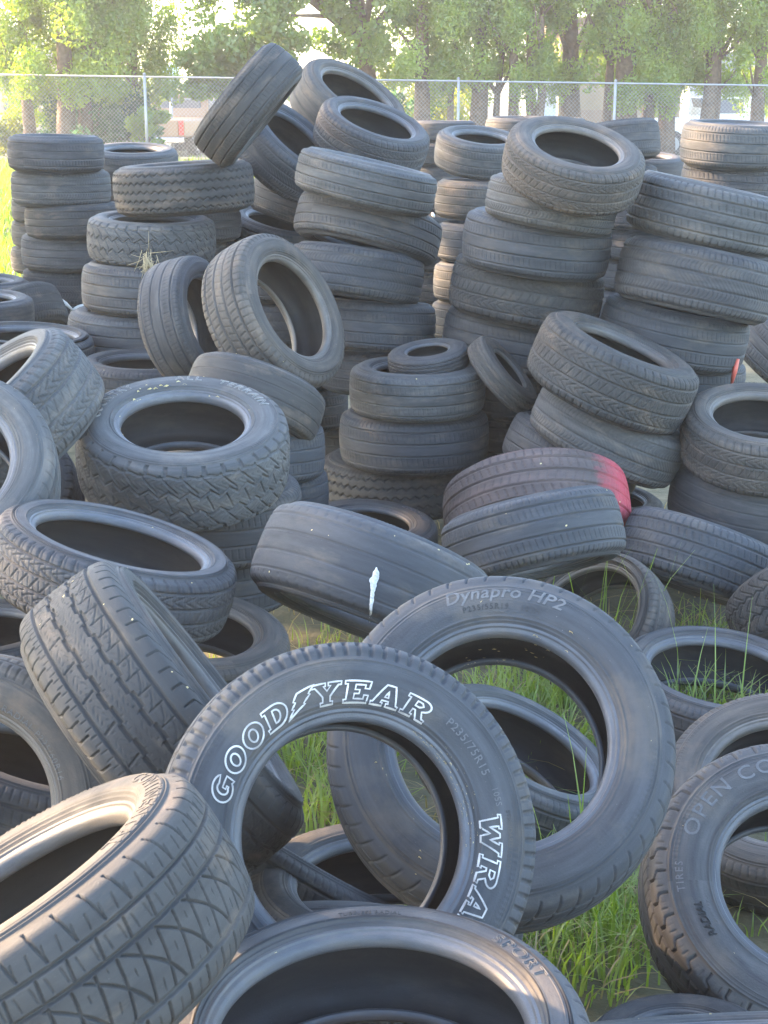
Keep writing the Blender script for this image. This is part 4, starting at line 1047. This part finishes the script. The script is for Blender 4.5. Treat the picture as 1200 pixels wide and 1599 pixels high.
# ------------------------------------------------------------------ buildings and vehicles beyond the fence
def X(px, y): return (px - 600) / 2400.0 * (y * math.cos(PITCH) + .3)
CREAM = simple_mat("cream_stucco", (.30, .22, .13), .9, scale=3, bump=.1)
FASCIA = simple_mat("tan_fascia", (.26, .17, .11), .8, scale=3)
WHITEP = simple_mat("white_siding", (.62, .62, .63), .7, scale=2)
PALEBLUE = simple_mat("pale_blue_panel", (.55, .66, .78), .5, scale=2)
GLASS = simple_mat("dark_window_glass", (.10, .13, .17), .1, scale=1)
def at_root(root, o):
    o.location = -root.location; return o
by = 45.0
root = tag(empty("flat_roof_building", (X(965, by), by, float(gz(0, by)))), "cream stucco building with flat tan roof edge behind the conifers", "building")
x0, x1, zb, zt = X(872, by), X(1062, by), float(gz(0, by)) - .1, 3.25
at_root(root, MB().box(((x0 + x1) / 2, by + 3, (zb + zt) / 2), (x1 - x0, 6, zt - zb)).build("wall", CREAM, root))
at_root(root, MB().box(((x0 + x1) / 2, by + 2.9, zt + .22), (x1 - x0 + .9, 6.9, .44), bevel=.02).build("roof", FASCIA, root))
at_root(root, MB().box((X(918, by), by - .03, .2), (.9, .06, 2.0)).build("door", FASCIA, root))
at_root(root, MB().box((X(1025, by), by - .02, 1.5), (.55, .05, .7), bevel=.01).build("window", GLASS, root))
by = 52.0
root = tag(empty("white_house", (X(1150, by), by, float(gz(0, by)))), "bright white house beyond the fence at the right edge", "building")
x0, x1, zt = X(1075, by), X(1330, by), 2.3
at_root(root, MB().box(((x0 + x1) / 2, by + 3, (zb + zt) / 2), (x1 - x0, 6, zt - zb)).build("wall", WHITEP, root))
rp = [(x0 - .3, zt), (x1 + .3, zt), ((x0 + x1) / 2, zt + 1.1)]
at_root(root, MB().prism(rp, (1, 0, 0), (0, 0, 1), (0, 1, 0), (0, by - .3, 0), 6.6).build("roof", simple_mat("grey_shingle", (.35, .34, .33), .9), root))
for px in (1105, 1180):
    at_root(root, MB().box((X(px, by), by - .02, 1.1), (.8, .06, .9), bevel=.01).build("window", GLASS, root))
by = 50.0
root = tag(empty("pale_house", (X(40, by), by, float(gz(0, by)))), "pale tan house behind the conifers at the left edge", "building")
x0, x1, zt = X(-160, by), X(70, by), 2.6
at_root(root, MB().box(((x0 + x1) / 2, by + 3, (zb + zt) / 2), (x1 - x0, 6, zt - zb)).build("wall", simple_mat("tan_siding", (.48, .37, .28), .9), root))
rp = [(x0 - .3, zt), (x1 + .3, zt), ((x0 + x1) / 2, zt + 1.2)]
at_root(root, MB().prism(rp, (1, 0, 0), (0, 0, 1), (0, 1, 0), (0, by - .3, 0), 6.6).build("roof", simple_mat("brown_shingle", (.30, .22, .17), .9), root))
at_root(root, MB().box((X(28, by), by - .02, 1.0), (.8, .06, .9), bevel=.01).build("window", GLASS, root))
by = 41.0
root = tag(empty("storage_trailer", (X(853, by), by + 2, float(gz(0, by)))), "narrow pale blue and white trailer end between two conifer trunks", "trailer")
at_root(root, MB().box((X(853, by), by + 2.2, .95), (.56, 4.2, 2.5), bevel=.03).build("body", WHITEP, root))
at_root(root, MB().box((X(853, by), by + .08, .6), (.44, .05, 1.4), bevel=.01).build("door", PALEBLUE, root))
for s_ in (-.2, .2):
    m = MB(); m.tube([(X(853, by) + s_ - .07, by + 2.4, -.27), (X(853, by) + s_ + .07, by + 2.4, -.27)], .28, 14)
    at_root(root, m.build("wheel", RUB[3], root))
by = 46.5
root = tag(empty("billboard_sign", (X(270, by), by, float(gz(0, by)))), "small blue and white sign board on a post behind the pickup", "sign")
at_root(root, MB().box((X(268, by), by, 2.15), (.55, .06, .62), bevel=.01).build("panel", PALEBLUE, root))
m = MB(); m.tube([(X(268, by), by + .06, -.7), (X(268, by), by + .06, 2.4)], .045, 8)
at_root(root, m.build("post", GALV, root))

def pickup(loc, rz, paint, label, name):
    t = tag(empty(name, loc, rz), label, "vehicle")
    P = simple_mat(name + "_paint", paint, .35, .1, var=.05)
    dark = simple_mat(name + "_trim", (.05, .05, .055), .6)
    prof = [(-2.6, .55), (-2.6, 1.08), (-.75, 1.10), (-.55, 1.75), (.55, 1.78), (1.05, 1.15), (2.45, 1.02), (2.6, .55)]
    m = MB(); m.prism(prof, (0, -1, 0), (0, 0, 1), (1, 0, 0), (-.92, 0, 0), 1.84)
    o = m.build("body", P, t)
    bv = o.modifiers.new("bevel", 'BEVEL'); bv.width = .06; bv.segments = 2
    MB().box((0, 2.615, .82), (1.5, .04, .46), bevel=.02).build("tailgate", P, t)
    MB().box((0, 2.70, .50), (1.86, .16, .16), bevel=.03).build("bumper", simple_mat(name + "_chrome", (.6, .6, .6), .25, .8), t)
    red = simple_mat(name + "_red_lens", (.55, .03, .03), .2)
    for s_ in (-1, 1):
        MB().box((s_ * .84, 2.615, .84), (.14, .05, .40), bevel=.015).build("tail_light", red, t)
    MB().box((0, .665, 1.44), (1.45, .05, .42), rot=Matrix.Rotation(-.30, 3, 'X'), bevel=.02).build("rear_window", GLASS, t)
    MB().box((0, -.80, 1.45), (1.5, .05, .5), rot=Matrix.Rotation(.66, 3, 'X'), bevel=.02).build("windscreen", GLASS, t)
    for s_ in (-1, 1):
        MB().box((s_ * .925, .05, 1.42), (.03, .95, .40), bevel=.01).build("side_window", GLASS, t)
        for yy in (1.55, -1.55):
            m = MB(); m.tube([(s_ * .70, yy, .38), (s_ * .95, yy, .38)], .38, 20)
            w = m.build("wheel", RUB[3], t)
            m = MB(); m.tube([(s_ * .955, yy, .38), (s_ * .965, yy, .38)], .22, 16)
            m.build("rim", GALV, w)
    MB().box((0, 2.645, .70), (.32, .012, .16)).build("number_plate", WHITEP, t)
    return t
py = 46.0
pickup((X(274, py) , py + 2.6, float(gz(0, py))), R(180 - 14), (.22, .13, .07), "tan pickup truck seen from behind through the fence, left of the toppled tires", "pickup_truck")
py = 43.5
pickup((X(1150, py), py + 2.0, float(gz(0, py))), R(90), (.78, .77, .75), "white pickup truck parked side on beyond the fence at the far right", "parked_pickup")

# ------------------------------------------------------------------ small things on and between the tires
scene.view_layers[0].update()
dg = bpy.context.evaluated_depsgraph_get()
CAMP = Vector((0, 0, 2.1))
def ray(px, py):
    d = (CAM_FWD + CAM_RIGHT * ((px - 600) / 2400) + CAM_UP * ((799.5 - py) / 2400)).normalized()
    ok, p, n, _i, o, _m = scene.ray_cast(dg, CAMP, d)
    return (p, n, o) if ok else (None, None, None)
def drop(x, y, z=3.0):
    ok, p, n, _i, o, _m = scene.ray_cast(dg, Vector((x, y, z)), Vector((0, 0, -1)))
    return (p, n, o) if ok else (None, None, None)
crumb_mat = simple_mat("dry_seed_crumbs", (.62, .50, .24), .9, scale=30)
V, F = [], []
def crumb(p, n, s):
    u = n.orthogonal().normalized(); u.rotate(Matrix.Rotation(random.uniform(0, 6.28), 3, n)); w = n.cross(u)
    k = len(V); h = n * (s * .35)
    for a, b_ in ((-1, -.2), (-.2, -.7), (.9, -.3), (.8, .4), (-.3, .6)):
        V.append(p + u * a * s + w * b_ * s + n * .0006)
    V.append(p + h)
    for i in range(5):
        F.append((k + i, k + (i + 1) % 5, k + 5))
st = random.Random(11)
def crumbs(x0, x1, y0, y1, n, s=(.002, .005)):
    for i in range(n):
        p, nn, o = drop(st.uniform(x0, x1), st.uniform(y0, y1))
        if p is not None and p.z > .05:
            crumb(p, nn, st.uniform(*s))
crumbs(-1.2, 1.4, 1.9, 4.6, 300, (.0012, .004))
crumbs(-1.6, 1.8, 4.6, 7.5, 170, (.002, .0055))
for i in range(90):                                          # leaf litter lying inside the big all terrain tire
    a = st.uniform(0, 6.28); q = .3 * math.sqrt(st.uniform(.2, 1)); c0 = KEYS['S1'][0].location
    p, nn, o = drop(c0.x + q * math.cos(a) * .75, c0.y + q * math.sin(a) * .75)
    if p is not None: crumb(p, nn, st.uniform(.004, .013))
x1c = Vector(KEYS['X1'][0].location)
for i in range(95):                                          # a trail along the bead of the white lettered tire
    a = st.gauss(.45, .42); q = st.gauss(.60, .025)
    Mx = KEYS['X1'][0].matrix_world
    pl = Mx @ Vector((q * math.cos(a), q * math.sin(a), 1.6)); d = (Mx.to_3x3() @ Vector((0, 0, -1))).normalized()
    ok, p, nn, _i, o, _m = scene.ray_cast(dg, pl, d)
    if ok: crumb(p, nn, st.uniform(.002, .0062))
for i in range(30):                                          # and inside the tire behind it
    p, nn, o = ray(st.gauss(800, 60), st.gauss(1015, 14))
    if p is not None: crumb(p, nn, st.uniform(.003, .008))
tag(link("seed_crumbs", np_mesh("seed_crumbs", V, F, False), crumb_mat), kind="stuff")

DROP = simple_mat("bird_dropping_white", (.55, .55, .52), .8, scale=40, col2=(.30, .30, .29))
def splat(pts_px, half_px, name, m, parent_key, lift=.002):
    """a thin strip that follows the tread below it"""
    Vv, Ff = [], []
    inv = KEYS[parent_key][0].matrix_world.inverted()
    for (px, py), hw in zip(pts_px, half_px):
        row = []
        for s_ in (-1, -.5, 0, .5, 1):
            p, n, o = ray(px + s_ * hw, py)
            if p is None: return None
            q = p + n * (lift * (1.6 if abs(s_) < .9 else .4)) + (CAMP - p).normalized() * .0015
            row.append(inv @ q)
        Vv.append(row)
    k = len(Vv)
    V2 = [v for r_ in Vv for v in r_]
    for i in range(k - 1):
        for j in range(4):
            Ff.append((i * 5 + j, i * 5 + j + 1, (i + 1) * 5 + j + 1, (i + 1) * 5 + j))
    return link(name, np_mesh(name, V2, Ff), m, KEYS[parent_key][0])
st = random.Random(5)
def wobble(pts, hw):
    return [(x + st.uniform(-.5, .5), y) for x, y in pts], [h * st.uniform(.88, 1.12) for h in hw]
splat(*wobble([(586 - .35 * i + (2 if i < 5 else 0), 886 + 3.6 * i) for i in range(25)], [1, 2.5, 4.5, 5.5, 6, 6.5, 6, 5.2, 4.6, 4, 3.4, 3.2, 3, 2.8, 3, 2.6, 2.8, 2.2, 2.4, 1.8, 2, 1.4, 1.5, 1, .6]), "bird_dropping", DROP, 'X4')

def straw(px, py, n, L, label):
    p, nn, o = ray(px, py)
    if p is None: return
    m = MB()
    for i in range(n):
        q = p + Vector((st.gauss(0, .018), -.012 + st.gauss(0, .006), st.gauss(0, .03)))
        d = Vector((st.gauss(0, .4), st.gauss(-.1, .15), st.gauss(-.7, .5))).normalized() * st.uniform(.4, 1) * L
        m.tube([q, q + d * .5 + Vector((st.gauss(0, .006), 0, 0)), q + d], [.0018, .0015, .0008], 4)
    o = m.build("straw_wisp", STRAW)
    tag(o, label, "straw")
straw(232, 405, 55, .13, "wisp of dry straw and cobweb hanging over the edge of a tire")
def rubbish(px, py, pts, rad, m, name, label, cat):
    p, nn, o = ray(px, py)
    if p is None: return
    t = (CAMP - p).normalized() * (rad * 1.4)
    mm = MB(); mm.tube([p + t + Vector(q) for q in pts], [rad * .7, rad, rad * .5], 6)
    tag(mm.build(name, m), label, cat)
PALE_SCRAP = simple_mat("pale_plastic", (.62, .60, .56), .5, scale=20)
RED_SCRAP = simple_mat("red_plastic", (.60, .12, .08), .45, scale=20)
rubbish(104, 474, [(-.06, 0, .05), (0, -.01, 0), (.05, -.01, -.05)], .012, PALE_SCRAP, "broken_stick", "short pale broken stick lying among tires at the left", "stick")
rubbish(118, 482, [(-.03, 0, -.02), (.02, -.01, .01), (.07, 0, .03)], .014, PALE_SCRAP, "plastic_scrap", "pale torn plastic scrap beside the broken stick", "scrap")
rubbish(1147, 578, [(.012, 0, .05), (0, -.01, 0), (-.008, 0, -.06)], .012, RED_SCRAP, "red_strap", "short red plastic strap stuck between tires at the right", "strap")
rubbish(677, 336, [(-.01, 0, .02), (0, -.01, 0), (.012, 0, -.02)], .016, PALE_SCRAP, "paper_scrap", "crumpled white paper scrap wedged between two tire columns", "scrap")

# ------------------------------------------------------------------ hazy air
hz = bpy.data.materials.new("hazy_air"); hz.use_nodes = True
hn = hz.node_tree; hn.nodes.remove(hn.nodes["Principled BSDF"])
pv = hn.nodes.new("ShaderNodeVolumePrincipled")
pv.inputs["Color"].default_value = (.95, .95, .93, 1)
pv.inputs["Density"].default_value = .0018
pv.inputs["Anisotropy"].default_value = .35
hn.links.new(pv.outputs[0], hn.nodes["Material Output"].inputs["Volume"])
tag(MB().box((0, 100, 4.6), (322, 284, 12.4)).build("haze", hz), kind="stuff")
